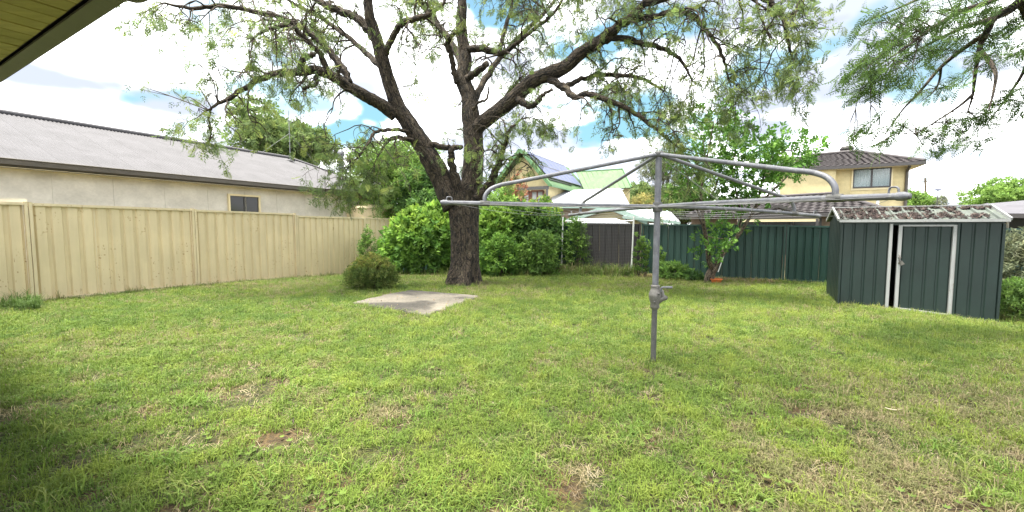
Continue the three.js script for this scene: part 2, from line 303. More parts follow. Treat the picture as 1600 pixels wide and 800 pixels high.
// ---------------------------------------------------------------- the ground
function ground(x, z) {
  const d = clamp(-z, 0, 18);
  let h = -0.007 * lerp(1, 0.28, smooth(x, -4, 1)) * Math.max(0, d - 9) ** 2 - 0.17 * Math.exp(-((x - 8.7) ** 2 + (z + 6.8) ** 2) / 2.8);
  if (Math.hypot(x, z) < 24) h += 0.03 * (fbm(x * 0.5 + 40, z * 0.5 + 40, 201, 3) - 0.5) * smooth(Math.hypot(x, z), 0.5, 3);
  return h;
}
function onGround(px, py) { let d = 8; for (let i = 0; i < 40; i++) { const r = ray(px, py), p = at(px, py, d); d = lerp(d, (EYE - ground(p.x, -d)) / -r.y * -r.z, 0.6); } const p = at(px, py, d); p.y = ground(p.x, p.z); return p; }
{
  const xs = [], zs = [], tri = [], uv = [];
  const axis = (lo, hi, step, far) => { const a = []; for (let v = lo; v <= hi + 1e-6; v += step) a.push(v); return [-far, -far * 0.4, lo - 30, lo - 8, ...a, hi + 8, hi + 30, far * 0.4, far]; };
  xs.push(...axis(-14, 14, 0.28, 500)); zs.push(...axis(-20, 4, 0.28, 500));
  const P = (i, j) => [xs[i], ground(xs[i], zs[j]), zs[j]];
  for (let i = 0; i + 1 < xs.length; i++) for (let j = 0; j + 1 < zs.length; j++) {
    const a = P(i, j), b = P(i, j + 1), c = P(i + 1, j + 1), d = P(i + 1, j);
    for (const v of [a, b, c, a, c, d]) { tri.push(...v); uv.push(v[0], v[2]); }
  }
  const g = fromTris(tri, uv);
  tag(part('ground', g, M.soil, scene), 'thatchy brown soil of the back yard under the lawn', null, null, 'structure');
}

// ---------------------------------------------------------------- directions shared by the boundary fences
const ALONG = V(0.4385, 0, -0.8987), ACROSS = V(0.8987, 0, 0.4385);          // away from the viewer, and from left to right
const CORNER0 = V(-9.33, 0, -8.31);                                           // first post of the left fence
const fenceAt = (s) => CORNER0.clone().addScaledVector(ALONG, s);
const LEN = 2.885, CORNER = fenceAt(10.34);
const backAt = (t) => CORNER.clone().addScaledVector(ACROSS, t);

// steel fence section: posts, rails and ribbed sheets, each its own part
function fenceSection({ name, label, P0, dir, normal, s0, s1, top0, top1, pitch, sheetN, valley = 0.05, slope = 0.022, depth = 0.034, steel, rail, seed, postL = true, postR = true, drop = 0.05, group }) {
  const R = makeRng(seed), A = P0(s0), B = P0(s1), base = V(A.x, ground(A.x, A.z), A.z), t = thing(name, label, 'fence', base, group);
  const L = s1 - s0, at2 = (s, y) => { const p = P0(s); p.y = y; return p; }, topY = (s) => lerp(top0, top1, (s - s0) / L), botY = (s) => { const p = P0(s); return ground(p.x, p.z) - 0.02; };
  const n = sheetN, w = (L - 0.1) / n;
  for (let i = 0; i < n; i++) {
    const a = s0 + 0.05 + i * w, b = a + w - 0.002, off = (R() - 0.5) * 0.004, c = (p) => p.addScaledVector(normal, off);
    part('fence_sheet', ribSheet(c(at2(a, botY(a) + drop)), c(at2(b, botY(b) + drop)), c(at2(a, topY(a) - 0.012)).addScaledVector(normal, (R() - 0.5) * 0.008), c(at2(b, topY(b) - 0.012)).addScaledVector(normal, (R() - 0.5) * 0.008), normal, trapProfile(b - a, pitch, valley, slope, depth)), steel, t);
  }
  const lift = (p, k) => p.addScaledVector(normal, k);
  part('top_rail', beam(lift(at2(s0 + 0.052, topY(s0 + 0.05) - 0.02), 0.006), lift(at2(s1 - 0.052, topY(s1 - 0.05) - 0.02), 0.006), 0.062, 0.05), rail, t);
  part('bottom_rail', beam(lift(at2(s0 + 0.052, botY(s0 + 0.05) + 0.06), 0.006), lift(at2(s1 - 0.052, botY(s1 - 0.05) + 0.06), 0.006), 0.058, 0.075), rail, t);
  for (const [s, on] of [[s0 + 0.024, postL], [s1 - 0.024, postR]]) if (on) {
    const p = lift(at2(s, 0), 0.002), y0 = ground(p.x, p.z) - 0.1, y1 = topY(s) + 0.012;
    const ang = Math.atan2(-dir.z, dir.x);
    part('post', [box(p.x, (y0 + y1) / 2, p.z, 0.046, y1 - y0, 0.075, ang), box(p.x, y1 + 0.004, p.z, 0.05, 0.008, 0.08, ang)], rail, t);
  }
  return t;
}
const NL = V(0.8987, 0, 0.4385), NB = V(-0.4385, 0, 0.8987);
const leftFence = { name: 'steel_fence', P0: fenceAt, dir: ALONG, normal: NL, pitch: 0.236, sheetN: 3, steel: M.creamFence, rail: M.creamRail, group: 'cream steel fence sections along the left boundary' };
{
  const f0 = fenceSection({ ...leftFence, label: 'cream steel fence section at the left picture edge with a pale board above it', s0: -LEN, s1: -0.01, top0: 1.955, top1: 1.955, seed: 1 });
  part('capping_board', beam(fenceAt(-LEN).setY(2.0).addScaledVector(NL, -0.05), fenceAt(0.0).setY(2.0).addScaledVector(NL, -0.05), 0.05, 0.075), M.paleCap, f0);
  fenceSection({ ...leftFence, label: 'nearest fully visible cream steel fence section, left of the one below the neighbour window', s0: 0, s1: LEN, top0: 1.95, top1: 1.935, seed: 2 });
  fenceSection({ ...leftFence, label: 'cream steel fence section directly below the small window of the neighbouring house', s0: LEN + 0.01, s1: 2 * LEN + 0.01, top0: 1.925, top1: 1.90, seed: 3 });
  fenceSection({ ...leftFence, label: 'lower cream steel fence section behind the small round shrub', s0: 2 * LEN + 0.02, s1: 3 * LEN, top0: 1.84, top1: 1.83, seed: 4 });
  fenceSection({ ...leftFence, label: 'short far cream steel fence section ending at the bright green bush', s0: 3 * LEN + 0.01, s1: 10.3, top0: 1.825, top1: 1.82, seed: 5, sheetN: 2 });
}
const backFence = { name: 'steel_fence', P0: backAt, dir: ACROSS, normal: NB, pitch: 0.2, valley: 0.03, slope: 0.016, depth: 0.03, steel: M.greenSteel, rail: M.greenSteel };
fenceSection({ ...backFence, label: 'green steel fence section mostly hidden behind the leafy hedge, left of the dark section', s0: 0.1, s1: 7.78, top0: 1.72, top1: 1.62, sheetN: 10, seed: 6 });
fenceSection({ ...backFence, label: 'dark purple brown steel fence section behind the wire trellis', s0: 7.8, s1: 9.78, top0: 1.60, top1: 1.58, sheetN: 3, steel: M.darkSteel, rail: M.darkSteel, seed: 7 });
{
  const f = fenceSection({ ...backFence, label: 'long green steel fence section behind the small forked tree, left of the shed', s0: 9.8, s1: 13.6, top0: 1.575, top1: 1.535, sheetN: 5, seed: 8 });
  fenceSection({ ...backFence, label: 'green steel fence section mostly hidden behind the garden shed, seen at its right side', s0: 13.62, s1: 19.4, top0: 1.53, top1: 1.43, sheetN: 8, seed: 9 });
}

// ---------------------------------------------------------------- concrete slab in the lawn
const slabPts = [[549, 476], [640, 455.5], [750, 465], [668, 496.5]].map(([x, y]) => onGround(x, y));
function inPoly(x, z, P, grow = 0) {
  const c = P.reduce((s, p) => s.add(p), V(0, 0, 0)).multiplyScalar(1 / P.length);
  const gx = c.x + (x - c.x) / (1 + grow), gz = c.z + (z - c.z) / (1 + grow); let inside = false;
  for (let i = 0, j = P.length - 1; i < P.length; j = i++) if (P[i].z > gz !== P[j].z > gz && gx < ((P[j].x - P[i].x) * (gz - P[i].z)) / (P[j].z - P[i].z) + P[i].x) inside = !inside;
  return inside;
}
{
  const R = makeRng(70), edge = [];
  for (let i = 0; i < 4; i++) for (let k = 0; k < 12; k++) { const p = lerpV(slabPts[i], slabPts[(i + 1) % 4], k / 12); p.x += (R() - 0.5) * 0.07; p.z += (R() - 0.5) * 0.07; edge.push(p); }
  const c = slabPts.reduce((s, p) => s.add(p), V(0, 0, 0)).multiplyScalar(0.25), h = 0.045, tri = [];
  const ring = (k, y, rag = 0) => edge.map((p) => V(lerp(c.x, p.x, k), ground(p.x, p.z) + y + (R() - 0.5) * rag, lerp(c.z, p.z, k)));
  const rings = [ring(1.01, -0.06), ring(1, h - 0.012, 0.012), ring(0.985, h, 0.005), ring(0.6, h + 0.004, 0.006), ring(0.3, h + 0.003, 0.006)], N = edge.length;
  for (let r = 0; r + 1 < rings.length; r++) for (let i = 0; i < N; i++) { const a = rings[r][i], b = rings[r][(i + 1) % N], d = rings[r + 1][i], e = rings[r + 1][(i + 1) % N]; for (const p of [a, e, b, a, d, e]) tri.push(p.x, p.y, p.z); }
  const last = rings[rings.length - 1]; for (let i = 0; i < N; i++) for (const p of [V(c.x, ground(c.x, c.z) + h, c.z), last[(i + 1) % N], last[i]]) tri.push(p.x, p.y, p.z);
  const t = thing('concrete_slab', 'weathered grey concrete slab lying in the lawn in front of the big tree', 'slab', V(c.x, ground(c.x, c.z), c.z));
  part('slab', fromTris(tri), M.concrete, t);
}
// ---------------------------------------------------------------- the near house: only its eave reaches into the picture
{
  const K = V(-1.527, 2.4, -1.774), g = V(-0.863, 0, -0.506), n = V(-0.506, 0, 0.863), P = (a, b, y) => V(K.x + g.x * a + n.x * b, y, K.z + g.z * a + n.z * b);
  const t = thing('house', 'near house at the upper left whose olive boarded eave and brown gutter overhang', 'house', P(0.5, 0.5, 0));
  const L = 9, W = 8;
  for (let i = 0, s = 0.02; s < 4.6; i++, s += 0.118) part('soffit_board', [polySlab([P(s, 0.085, 2.425), P(s, 0.62, 2.425), P(s + 0.108, 0.62, 2.425), P(s + 0.108, 0.085, 2.425)].map((p) => p.setY(p.y + (i % 3) * 0.001)), -0.014)], [M.soffit, M.soffitB, M.soffitC][(i * 7) % 5 % 3], t);
  part('soffit_lining', [polySlab([P(0, 0.08, 2.45), P(L, 0.08, 2.45), P(L, W, 2.45), P(0, W, 2.45)], 0.03)], M.soffitB, t);
  // gutter: flat bottom, upright face and a rolled lip, running round the corner
  const gut = (a, b) => [beam(a.clone().setY(2.408), b.clone().setY(2.408), 0.07, 0.012)];
  part('gutter', [beam(P(-0.0, 0.036, 2.406), P(L, 0.036, 2.406), 0.07, 0.01), beam(P(0, 0.003, 2.455), P(L, 0.003, 2.455), 0.008, 0.1), pipe(P(0, 0.001, 2.508), P(L, 0.001, 2.508), 0.012), beam(P(0.036, 0.075, 2.406), P(0.036, W, 2.406), 0.07, 0.01), beam(P(0.003, 0.01, 2.455), P(0.003, W, 2.455), 0.008, 0.1), pipe(P(0.001, 0, 2.508), P(0.001, W, 2.508), 0.012)], M.eaveGutter, t);
  part('fascia', [beam(P(0.08, 0.078, 2.51), P(L, 0.078, 2.51), 0.02, 0.16), beam(P(0.078, 0.09, 2.51), P(0.078, W, 2.51), 0.02, 0.16)], M.gutterBrown, t);
  part('downpipe', [sweep(curve([P(0.02, 0.03, 2.44), P(-0.05, 0.0, 2.415), P(-0.12, -0.01, 2.425), P(-0.16, 0.0, 2.5)], 10), 0.036, 12)], M.eaveGutter, t);
  const r = 4, y1 = 2.52, y2 = 4.1;
  part('roof', [polySlab([P(0, 0, y1), P(L, 0, y1), P(L - r, r, y2), P(r, r, y2)], 0.05), polySlab([P(0, W, y1), P(0, 0.01, y1), P(r, r, y2), P(r, W - r + 0.01, y2)], 0.05), polySlab([P(L, W, y1), P(0, W, y1), P(r, W - r, y2), P(L - r, W - r, y2)], 0.05)], M.tile, t);
  const w0 = 0.6;
  part('wall', [polySlab([P(w0, w0, 0), P(L, w0, 0), P(L, w0, 2.42), P(w0, w0, 2.42)], 0.2), polySlab([P(w0, W, 0), P(w0, w0 + 0.2, 0), P(w0, w0 + 0.2, 2.42), P(w0, W, 2.42)], 0.2)], M.wallWhite, t);
}

// ---------------------------------------------------------------- left neighbour: long low house under a pale corrugated roof
{
  const e0 = at(303, 275, 13.3), r0 = at(303, 224, 17.3), N = NL;
  const e = (s, y = e0.y) => V(e0.x, y, e0.z).addScaledVector(ALONG, s), rg = (s) => { const p = V(r0.x, r0.y, r0.z); const k = p.clone().sub(V(e0.x, p.y, e0.z)).dot(ALONG); return p.addScaledVector(ALONG, s - k); };
  const s0 = -9, s1 = 9.2;                                  // hip at the far end
  const t = thing('neighbour_house', 'long low white house with pale corrugated roof behind the cream fence', 'house', e(0, -0.3));
  const slopeN = e(1).sub(e(0)).cross(rg(0).sub(e(0))).normalize(); if (slopeN.y < 0) slopeN.negate();
  const hip = 2.6, sheetW = 0.76;
  for (let s = s0; s < s1 - 0.05; s += sheetW) {
    const b = Math.min(s + sheetW - 0.003, s1), over = e(0).sub(rg(0)).normalize().multiplyScalar(0.05);
    const k0 = clamp((s1 - s) / hip, 0.02, 1), k1 = clamp((s1 - b) / hip, 0.02, 1);
    part('roof_sheet', ribSheet(e(s).add(over), e(b).add(over), lerpV(e(s), rg(s), k0), lerpV(e(b), rg(b), k1), slopeN, sineProfile(b - s, 0.095, 0.012, 6)), M.corrugated, t);
  }
  const rEnd = rg(s1 - hip);
  const back = (s) => rg(s).multiplyScalar(2).sub(e(s)).setY(e0.y);
  part('hip_end', polySlab([e(s1), back(s1), rEnd], 0.02), M.corrugated, t);
  part('back_roof', polySlab([back(s0), rg(s0), rEnd, back(s1)].reverse(), 0.03), M.corrugated, t);
  part('ridge_cap', [sweep([rg(s0).setY(r0.y + 0.03), rg(0).setY(r0.y + 0.03), rEnd.clone().setY(r0.y + 0.03)], 0.085, 8), sweep([rEnd.clone().setY(r0.y + 0.03), lerpV(rEnd, e(s1), 0.5).setY((r0.y + e0.y) / 2 + 0.03), e(s1, e0.y + 0.03)], 0.06, 6)], M.corrugated, t);
  const go = N.clone().multiplyScalar(0.06);
  part('gutter', [beam(e(s0, e0.y - 0.085).add(go), e(s1, e0.y - 0.085).add(go), 0.11, 0.12), pipe(e(s0, e0.y - 0.02).addScaledVector(N, 0.115), e(s1, e0.y - 0.02).addScaledVector(N, 0.115), 0.017)], M.gutterBrown, t);
  part('fascia', beam(e(s0, e0.y - 0.12).addScaledVector(N, -0.02), e(s1, e0.y - 0.12).addScaledVector(N, -0.02), 0.03, 0.2), M.gutterBrown, t);
  part('eave_lining', beam(e(s0, e0.y - 0.2).addScaledVector(N, -0.2), e(s1, e0.y - 0.2).addScaledVector(N, -0.2), 0.4, 0.012), M.creamTrim, t);
  const w = (s, y, o = 0) => e(s, y).addScaledVector(N, -0.38 + o), yT = e0.y - 0.2, yB = -0.8, ws1 = s1 - 0.4;
  // flat wall sheets with joint strips
  for (let s = s0; s < ws1 - 0.1; s += 1.2) { const b = Math.min(s + 1.2, ws1); part('wall_panel', polySlab([w(s, yB), w(b - 0.004, yB), w(b - 0.004, yT), w(s, yT)].reverse(), -0.1), M.wallWhite, t); part('cover_strip', beam(w(b, yB, 0.006), w(b, yT, 0.006), 0.05, 0.012, N), M.wallWhite, t); }
  part('end_wall', polySlab([w(ws1, yB), w(ws1, yB).addScaledVector(N, -8), w(ws1, yT).addScaledVector(N, -8), w(ws1, yT)], 0.1), M.wallWhite, t);
  part('back_wall', polySlab([w(s0, yB).addScaledVector(N, -8), w(s0, yT).addScaledVector(N, -8), w(ws1, yT).addScaledVector(N, -8), w(ws1, yB).addScaledVector(N, -8)], 0.1), M.wallWhite, t);
  // window: find it along the wall from the picture column
  const sAt = (px) => { let best = 0, bd = 1e9; for (let s = -8; s < 9; s += 0.01) { const p = w(s, 2.3), q = Math.abs(p.x / -p.z - (px - 800) / FOCAL); if (q < bd) { bd = q; best = s; } } return best; };
  const a = sAt(361), b = sAt(405.5), yAt = (s, py) => EYE + (354 - py) / FOCAL * -w(s, 0).z;
  const top = yAt(a, 306), bot = yAt(a, 340);
  const win = part('window', [beam(w(a - 0.06, top + 0.03, 0.03), w(b + 0.06, top + 0.03, 0.03), 0.06, 0.06), beam(w(a - 0.06, bot - 0.04, 0.05), w(b + 0.06, bot - 0.04, 0.05), 0.1, 0.06), beam(w(a - 0.03, bot, 0.03), w(a - 0.03, top, 0.03), 0.06, 0.06, N), beam(w(b + 0.03, bot, 0.03), w(b + 0.03, top, 0.03), 0.06, 0.06, N)], M.creamTrim, t);
  const mid = (a + b) / 2;
  part('sash', [beam(w(mid, bot, 0.02), w(mid, top, 0.02), 0.03, 0.04, N), beam(w(a, top - 0.015, 0.02), w(b, top - 0.015, 0.02), 0.03, 0.03), beam(w(a, bot + 0.015, 0.02), w(b, bot + 0.015, 0.02), 0.03, 0.03)], M.galvDull, win);
  for (const [p, q] of [[a, mid - 0.02], [mid + 0.02, b]]) part('pane', polySlab([w(p, bot, 0.012), w(q, bot, 0.012), w(q, top, 0.012), w(p, top, 0.012)], 0.008), M.glassDark, win);
  // antenna on the roof
  const foot = lerpV(e(0), rg(0), 0.86), sA = (() => { let best = 0, bd = 1e9; for (let s = -6; s < 9; s += 0.02) { const p = lerpV(e(s), rg(s), 0.86), q = Math.abs(p.x / -p.z - (458 - 800) / FOCAL); if (q < bd) { bd = q; best = s; } } return best; })();
  const f = lerpV(e(sA), rg(sA), 0.86), tip = V(f.x, f.y + 2.35, f.z), an = thing('roof_antenna', 'thin mast antenna with three stays on the pale corrugated roof', 'antenna', f);
  part('mast', pipe(f, tip, 0.017, 6), M.wire, an);
  part('stay', pipe(V(f.x, f.y + 1.3, f.z), lerpV(e(sA - 1.1), rg(sA - 1.1), 0.99), 0.009, 5), M.wire, an);
  part('stay', pipe(V(f.x, f.y + 1.3, f.z), lerpV(e(sA + 1.7), rg(sA + 1.7), 0.93), 0.009, 5), M.wire, an);
  part('cross_arm', pipe(V(f.x - 0.02, f.y + 1.75, f.z), V(f.x + 0.65, f.y + 2.0, f.z + 0.1), 0.012, 5), M.wire, an);
  part('base_plate', box(f.x, f.y + 0.03, f.z, 0.4, 0.04, 0.14), M.galvDull, an);
  const vp = at(533, 250, 24), vent = thing('flue_pipe', 'grey metal flue pipe standing beyond the far end of the corrugated roof', 'flue', V(vp.x, -0.6, vp.z));
  part('pipe', pipe(V(vp.x, -0.6, vp.z), at(533, 246, 24), 0.13, 10), M.galv, vent);
  part('cowl', lathe([[0.0, 0.5], [0.12, 0.42], [0.2, 0.25], [0.15, 0.1], [0.14, -0.1]], vp.x, at(533, 247, 24).y, vp.z, 12), M.galv, vent);
  // cream tank between the far end of the house and the fence corner
  const c = at(578, 330, 20), tk = thing('water_tank', 'cream rounded tank top showing just above the far end of the cream fence', 'tank', V(c.x, -0.6, c.z)), ty = at(578, 324, 20).y;
  part('tank_wall', lathe([[1.15, -0.6], [1.15, ty - 0.12], [1.12, ty - 0.06]], c.x, 0, c.z, 32), M.creamRail, tk);
  part('tank_lid', lathe([[1.2, ty - 0.1], [1.2, ty - 0.04], [1.1, ty + 0.02], [0.6, ty + 0.12], [0, ty + 0.16]], c.x, 0, c.z, 32), M.creamRail, tk);
}
// ---------------------------------------------------------------- house with green gables and solar panels
{
  const A = at(815, 234, 28), dirB = V(0.4385, 0, -0.8987), dirA = V(0.8987, 0, 0.4385);
  const G = (a, b, y) => V(A.x + dirA.x * a + dirB.x * b, y, A.z + dirA.z * a + dirB.z * b);
  const yR = A.y, hw = 1.95, yE = 4.2, t = thing('gabled_house', 'cream two storey house with green gables and blue solar panels behind the hedge', 'house', G(0, 0, -0.5));
  const LB = 9.5;
  part('wall', [polySlab([G(-hw + 0.25, 0.3, 3.9), G(hw - 0.25, 0.3, 3.9), G(hw - 0.25, 0.3, 4.35), G(0, 0.3, yR - 0.35), G(-hw + 0.25, 0.3, 4.35)], 0.15)], M.wallCream, t);
  part('wall', [polySlab([G(-hw + 0.25, 0.32, -0.5), G(hw - 0.25, 0.32, -0.5), G(hw - 0.25, 0.32, 3.88), G(-hw + 0.25, 0.32, 3.88)], 0.15), polySlab([G(hw - 0.25, 0.48, -0.5), G(hw - 0.25, LB, -0.5), G(hw - 0.25, LB, 4.1), G(hw - 0.25, 0.48, 4.1)], 0.15), polySlab([G(-hw + 0.25, LB, -0.5), G(-hw + 0.25, 0.48, -0.5), G(-hw + 0.25, 0.48, 4.1), G(-hw + 0.25, LB, 4.1)], 0.15)], M.wallCream, t);
  const rp = polySlab([G(hw + 0.12, -0.25, yE - 0.12), G(hw + 0.12, LB, yE - 0.12), G(0, LB, yR), G(0, -0.25, yR)], 0.07), rl = polySlab([G(-hw - 0.12, LB, yE - 0.12), G(-hw - 0.12, -0.25, yE - 0.12), G(0, -0.25, yR), G(0, LB, yR)], 0.07);
  const roof = part('roof', [rp, rl], M.greenRoof, t);
  part('barge_board', [beam(G(0, -0.28, yR - 0.02), G(hw + 0.14, -0.28, yE - 0.16), 0.05, 0.2), beam(G(0, -0.28, yR - 0.02), G(-hw - 0.14, -0.28, yE - 0.16), 0.05, 0.2)], M.greenTrim, t);
  part('gutter', beam(G(hw + 0.18, -0.25, yE - 0.16), G(hw + 0.18, LB, yE - 0.16), 0.12, 0.11), M.greenTrim, t);
  // solar panels on the right-hand slope
  const S = (u, v) => lerpV(G(hw + 0.12, u, yE - 0.12), G(0, u, yR), v), sn = G(hw, 0, yE).sub(G(0, 0, yR)).cross(dirB).normalize(); if (sn.y < 0) sn.negate();
  const up = (p, k) => p.addScaledVector(sn, k);
  for (let i = 0; i < 7; i++) for (let j = 0; j < 2; j++) {
    const u0 = 0.5 + i * 1.06, v0 = 0.24 + j * 0.36;
    const p = part('solar_panel', polySlab([up(S(u0, v0), 0.1), up(S(u0 + 1.02, v0), 0.1), up(S(u0 + 1.02, v0 + 0.345), 0.1), up(S(u0, v0 + 0.345), 0.1)], 0.04), M.solar, t);
    part('panel_frame', [[u0, u0 + 1.02, v0, v0], [u0, u0 + 1.02, v0 + 0.345, v0 + 0.345]].map(([a, b, c, d]) => beam(up(S(a, c), 0.1), up(S(b, d), 0.1), 0.035, 0.045)), M.wire, p);
  }
  part('panel_rail', [beam(up(S(0.4, 0.3), 0.045), up(S(8, 0.3), 0.045), 0.05, 0.05), beam(up(S(0.4, 0.18), 0.045), up(S(5, 0.18), 0.045), 0.08, 0.06)], M.frameDark, t);
  // verandah under the gable: doors and striped balustrade
  const d0 = 0.16;
  for (const a of [-0.35, 0.62]) {
    const door = part('door', [beam(G(a, d0, 2.2), G(a, d0, 3.78), 0.1, 0.09, dirB), beam(G(a + 0.84, d0, 2.2), G(a + 0.84, d0, 3.78), 0.1, 0.09, dirB), beam(G(a, d0, 3.78), G(a + 0.84, d0, 3.78), 0.09, 0.1), beam(G(a + 0.42, d0, 2.2), G(a + 0.42, d0, 3.78), 0.09, 0.05, dirB), polySlab([G(a, d0, 2.2), G(a + 0.84, d0, 2.2), G(a + 0.84, d0, 2.7), G(a, d0, 2.7)], 0.05)], M.doorRed, t);
    for (const x of [a + 0.05, a + 0.46]) for (const y of [2.75, 3.25]) part('pane', polySlab([G(x, d0 + 0.01, y), G(x + 0.33, d0 + 0.01, y), G(x + 0.33, d0 + 0.01, y + 0.46), G(x, d0 + 0.01, y + 0.46)], 0.02), M.curtain, door);
  }
  part('verandah_beam', beam(G(-hw, -0.2, 3.93), G(hw, -0.2, 3.93), 0.12, 0.2), M.galvDull, t);
  for (const a of [-0.55, hw - 0.1]) part('verandah_post', beam(G(a, -0.2, -0.5), G(a, -0.2, 3.83), 0.11, 0.11, dirB), M.galvDull, t);
  part('rail', beam(G(-hw, -0.2, 2.95), G(hw, -0.2, 2.95), 0.06, 0.06), M.galvDull, t);
  part('verandah_floor', beam(G(-hw, -0.1, 2.05), G(hw, -0.1, 2.05), 0.8, 0.12), M.galvDull, t);
  for (let i = 0; i < 15; i++) part('baluster', beam(G(-0.5 + i * 0.16, -0.2, 2.11), G(-0.5 + i * 0.16, -0.2, 2.92), i % 4 < 2 ? 0.1 : 0.06, 0.03, dirB), i % 4 === 1 ? M.paintRed : i % 4 === 0 ? M.paintRed : M.paintWhite, t);
  // cross wing with its own green roof
  const W = (px, py, d) => at(px, py, d);
  const wing = polySlab([W(913, 297, 33.6), W(986, 293, 32.6), W(972, 264, 34.4), W(900, 268.5, 36)], 0.08);
  part('wing_roof', wing, M.greenRoof, t);
  const n1 = W(913, 297, 33.6), n2 = W(986, 293, 32.6), n3 = W(972, 264, 34.4), n0 = W(900, 268.5, 36);
  for (let i = 1; i < 9; i++) part('roof_rib', beam(lerpV(n1, n2, i / 9).setY(lerp(n1.y, n2.y, i / 9) + 0.02), lerpV(n0, n3, i / 9).setY(n3.y + 0.02), 0.04, 0.03), M.greenRoof, t);
  part('wing_wall', [polySlab([W(914, 350, 34), W(984, 350, 33), W(984, 296, 33), W(914, 300, 34)], 0.15), polySlab([W(983, 350, 33), W(986, 350, 37), W(983, 300, 37), W(974, 266, 34.7), W(983, 296, 33)], 0.15)], M.wallCream, t);
  part('barge_board', beam(n3, n2, 0.06, 0.2), M.greenTrim, t);
  part('barge_board', beam(n3, W(981, 296, 37), 0.06, 0.2), M.creamTrim, t);
  part('ridge_cap', beam(n0, n3, 0.16, 0.08), M.greenTrim, t);
  // white metal roof in front of the house
  const lw = thing('white_roofed_wing', 'single storey wing with bright white metal roof below the green gables', 'house', W(910, 350, 26).setY(-0.5));
  const q = [W(858, 322, 25), W(985, 322, 24), W(970, 294, 30), W(866, 298, 31)];
  part('roof', polySlab(q, 0.08), M.whiteRoof, lw);
  part('gutter', beam(q[0].clone().setY(q[0].y - 0.06), q[1].clone().setY(q[1].y - 0.06), 0.12, 0.12), M.paleGreen, lw);
  part('wall', [polySlab([W(860, 322, 25.3).setY(-0.5), W(983, 322, 24.3).setY(-0.5), W(983, 324, 24.3), W(860, 324, 25.3)], 0.15), polySlab([W(983, 322, 24.3).setY(-0.5), W(968, 300, 29.8).setY(-0.5), W(968, 300, 29.8), W(983, 326, 24.3)], 0.15)], M.brick, lw);
  // garage with a shallow pale green gable right behind the back fence
  const ga = thing('garage', 'low garage with pale green gable boards and grey roof behind the back fence', 'garage', W(945, 350, 18).setY(-0.5));
  const apex = W(950, 323, 18), l = W(886, 346, 18.9), r = W(1012, 347, 17.2), back = V(0.4385, 0, -0.8987).multiplyScalar(7);
  const ap2 = apex.clone().add(back), l2 = l.clone().add(back), r2 = r.clone().add(back);
  part('roof', [polySlab([r, r2, ap2, apex], 0.06), polySlab([l2, l, apex, ap2], 0.06)], M.whiteRoof, ga);
  part('barge_board', [beam(apex, l, 0.06, 0.2), beam(apex, r, 0.06, 0.2)], M.paleGreen, ga);
  const inn = (p, k) => p.clone().addScaledVector(back, 0.03).setY(p.y - k);
  part('wall', [polySlab([inn(l, 0.1).setY(-0.5), inn(r, 0.1).setY(-0.5), inn(r, 0.1), inn(apex, 0.15), inn(l, 0.1)], 0.12), polySlab([inn(r, 0.1).setY(-0.5), r2.clone().setY(-0.5), r2.clone().setY(r.y - 0.1), inn(r, 0.1)], 0.1)], M.wallCream, ga);
  // low open roof next to it
  const cp = thing('carport', 'low grey sheet carport roof on posts right of the green gable garage', 'carport', W(1020, 350, 17).setY(-0.4));
  part('roof', [polySlab([W(975, 337, 17.6), W(1062, 346, 16.6), W(1048, 331, 21), W(968, 322, 22)], 0.05)], M.whiteRoof, cp);
  for (let i = 0; i < 7; i++) part('roof_rib', beam(lerpV(W(975, 337, 17.6), W(1062, 346, 16.6), (i + 0.5) / 7).add(V(0, 0.02, 0)), lerpV(W(968, 322, 22), W(1048, 331, 21), (i + 0.5) / 7).add(V(0, 0.02, 0)), 0.06, 0.04), M.paleGreen, cp);
  part('edge_beam', beam(W(973, 339.5, 17.62), W(1063, 348.5, 16.62), 0.06, 0.1), M.paleGreen, cp);
  for (const p of [W(978, 341, 17.7), W(1058, 349, 16.8)]) part('post', pipe(V(p.x, -0.4, p.z), p, 0.04), M.galv, cp);
  const sh = thing('low_shelter', 'low white sheet roof just behind the wire trellis and the back fence', 'shelter', W(930, 350, 15.6).setY(-0.4));
  part('roof', polySlab([W(889, 348.5, 15.6), W(985, 349, 14.8), W(962, 341, 17.2), W(898, 341, 17.8)], 0.03), M.whiteRoof, sh);
  for (const p of [W(892, 349.5, 15.7), W(981, 350, 14.95)]) part('post', pipe(V(p.x, -0.4, p.z), V(p.x, p.y, p.z), 0.03), M.galv, sh);
}

// ---------------------------------------------------------------- right neighbour: two storeys under dark tiles
// courses of tiles between an eave edge and a top edge: each course is a stepped, waved strip
function tileRoof(e0, e1, t0, t1, courses, pitch, n) {
  const tri = [];
  for (let c = 0; c < courses; c++) {
    const v0 = c / courses, v1 = (c + 1) / courses, a = lerpV(e0, t0, v0), b = lerpV(e1, t1, v0), d = lerpV(e0, t0, v1), f = lerpV(e1, t1, v1);
    const N = Math.max(2, Math.round(a.distanceTo(b) / pitch)) * 4, off = (c % 2) * 2;
    for (let i = 0; i < N; i++) {
      const w0 = 0.014 * Math.sin((i + off) / 4 * 2 * Math.PI), w1 = 0.014 * Math.sin((i + 1 + off) / 4 * 2 * Math.PI), u0 = i / N, u1 = (i + 1) / N;
      const A = lerpV(a, b, u0).addScaledVector(n, 0.045 + w0), B = lerpV(a, b, u1).addScaledVector(n, 0.045 + w1), C = lerpV(d, f, u1).addScaledVector(n, 0.008 + w1), D = lerpV(d, f, u0).addScaledVector(n, 0.008 + w0), A2 = lerpV(a, b, u0).addScaledVector(n, -0.02), B2 = lerpV(a, b, u1).addScaledVector(n, -0.02);
      for (const p of [A, B, C, A, C, D, A2, B2, B, A2, B, A]) tri.push(p.x, p.y, p.z);
    }
  }
  return fromTris(tri);
}
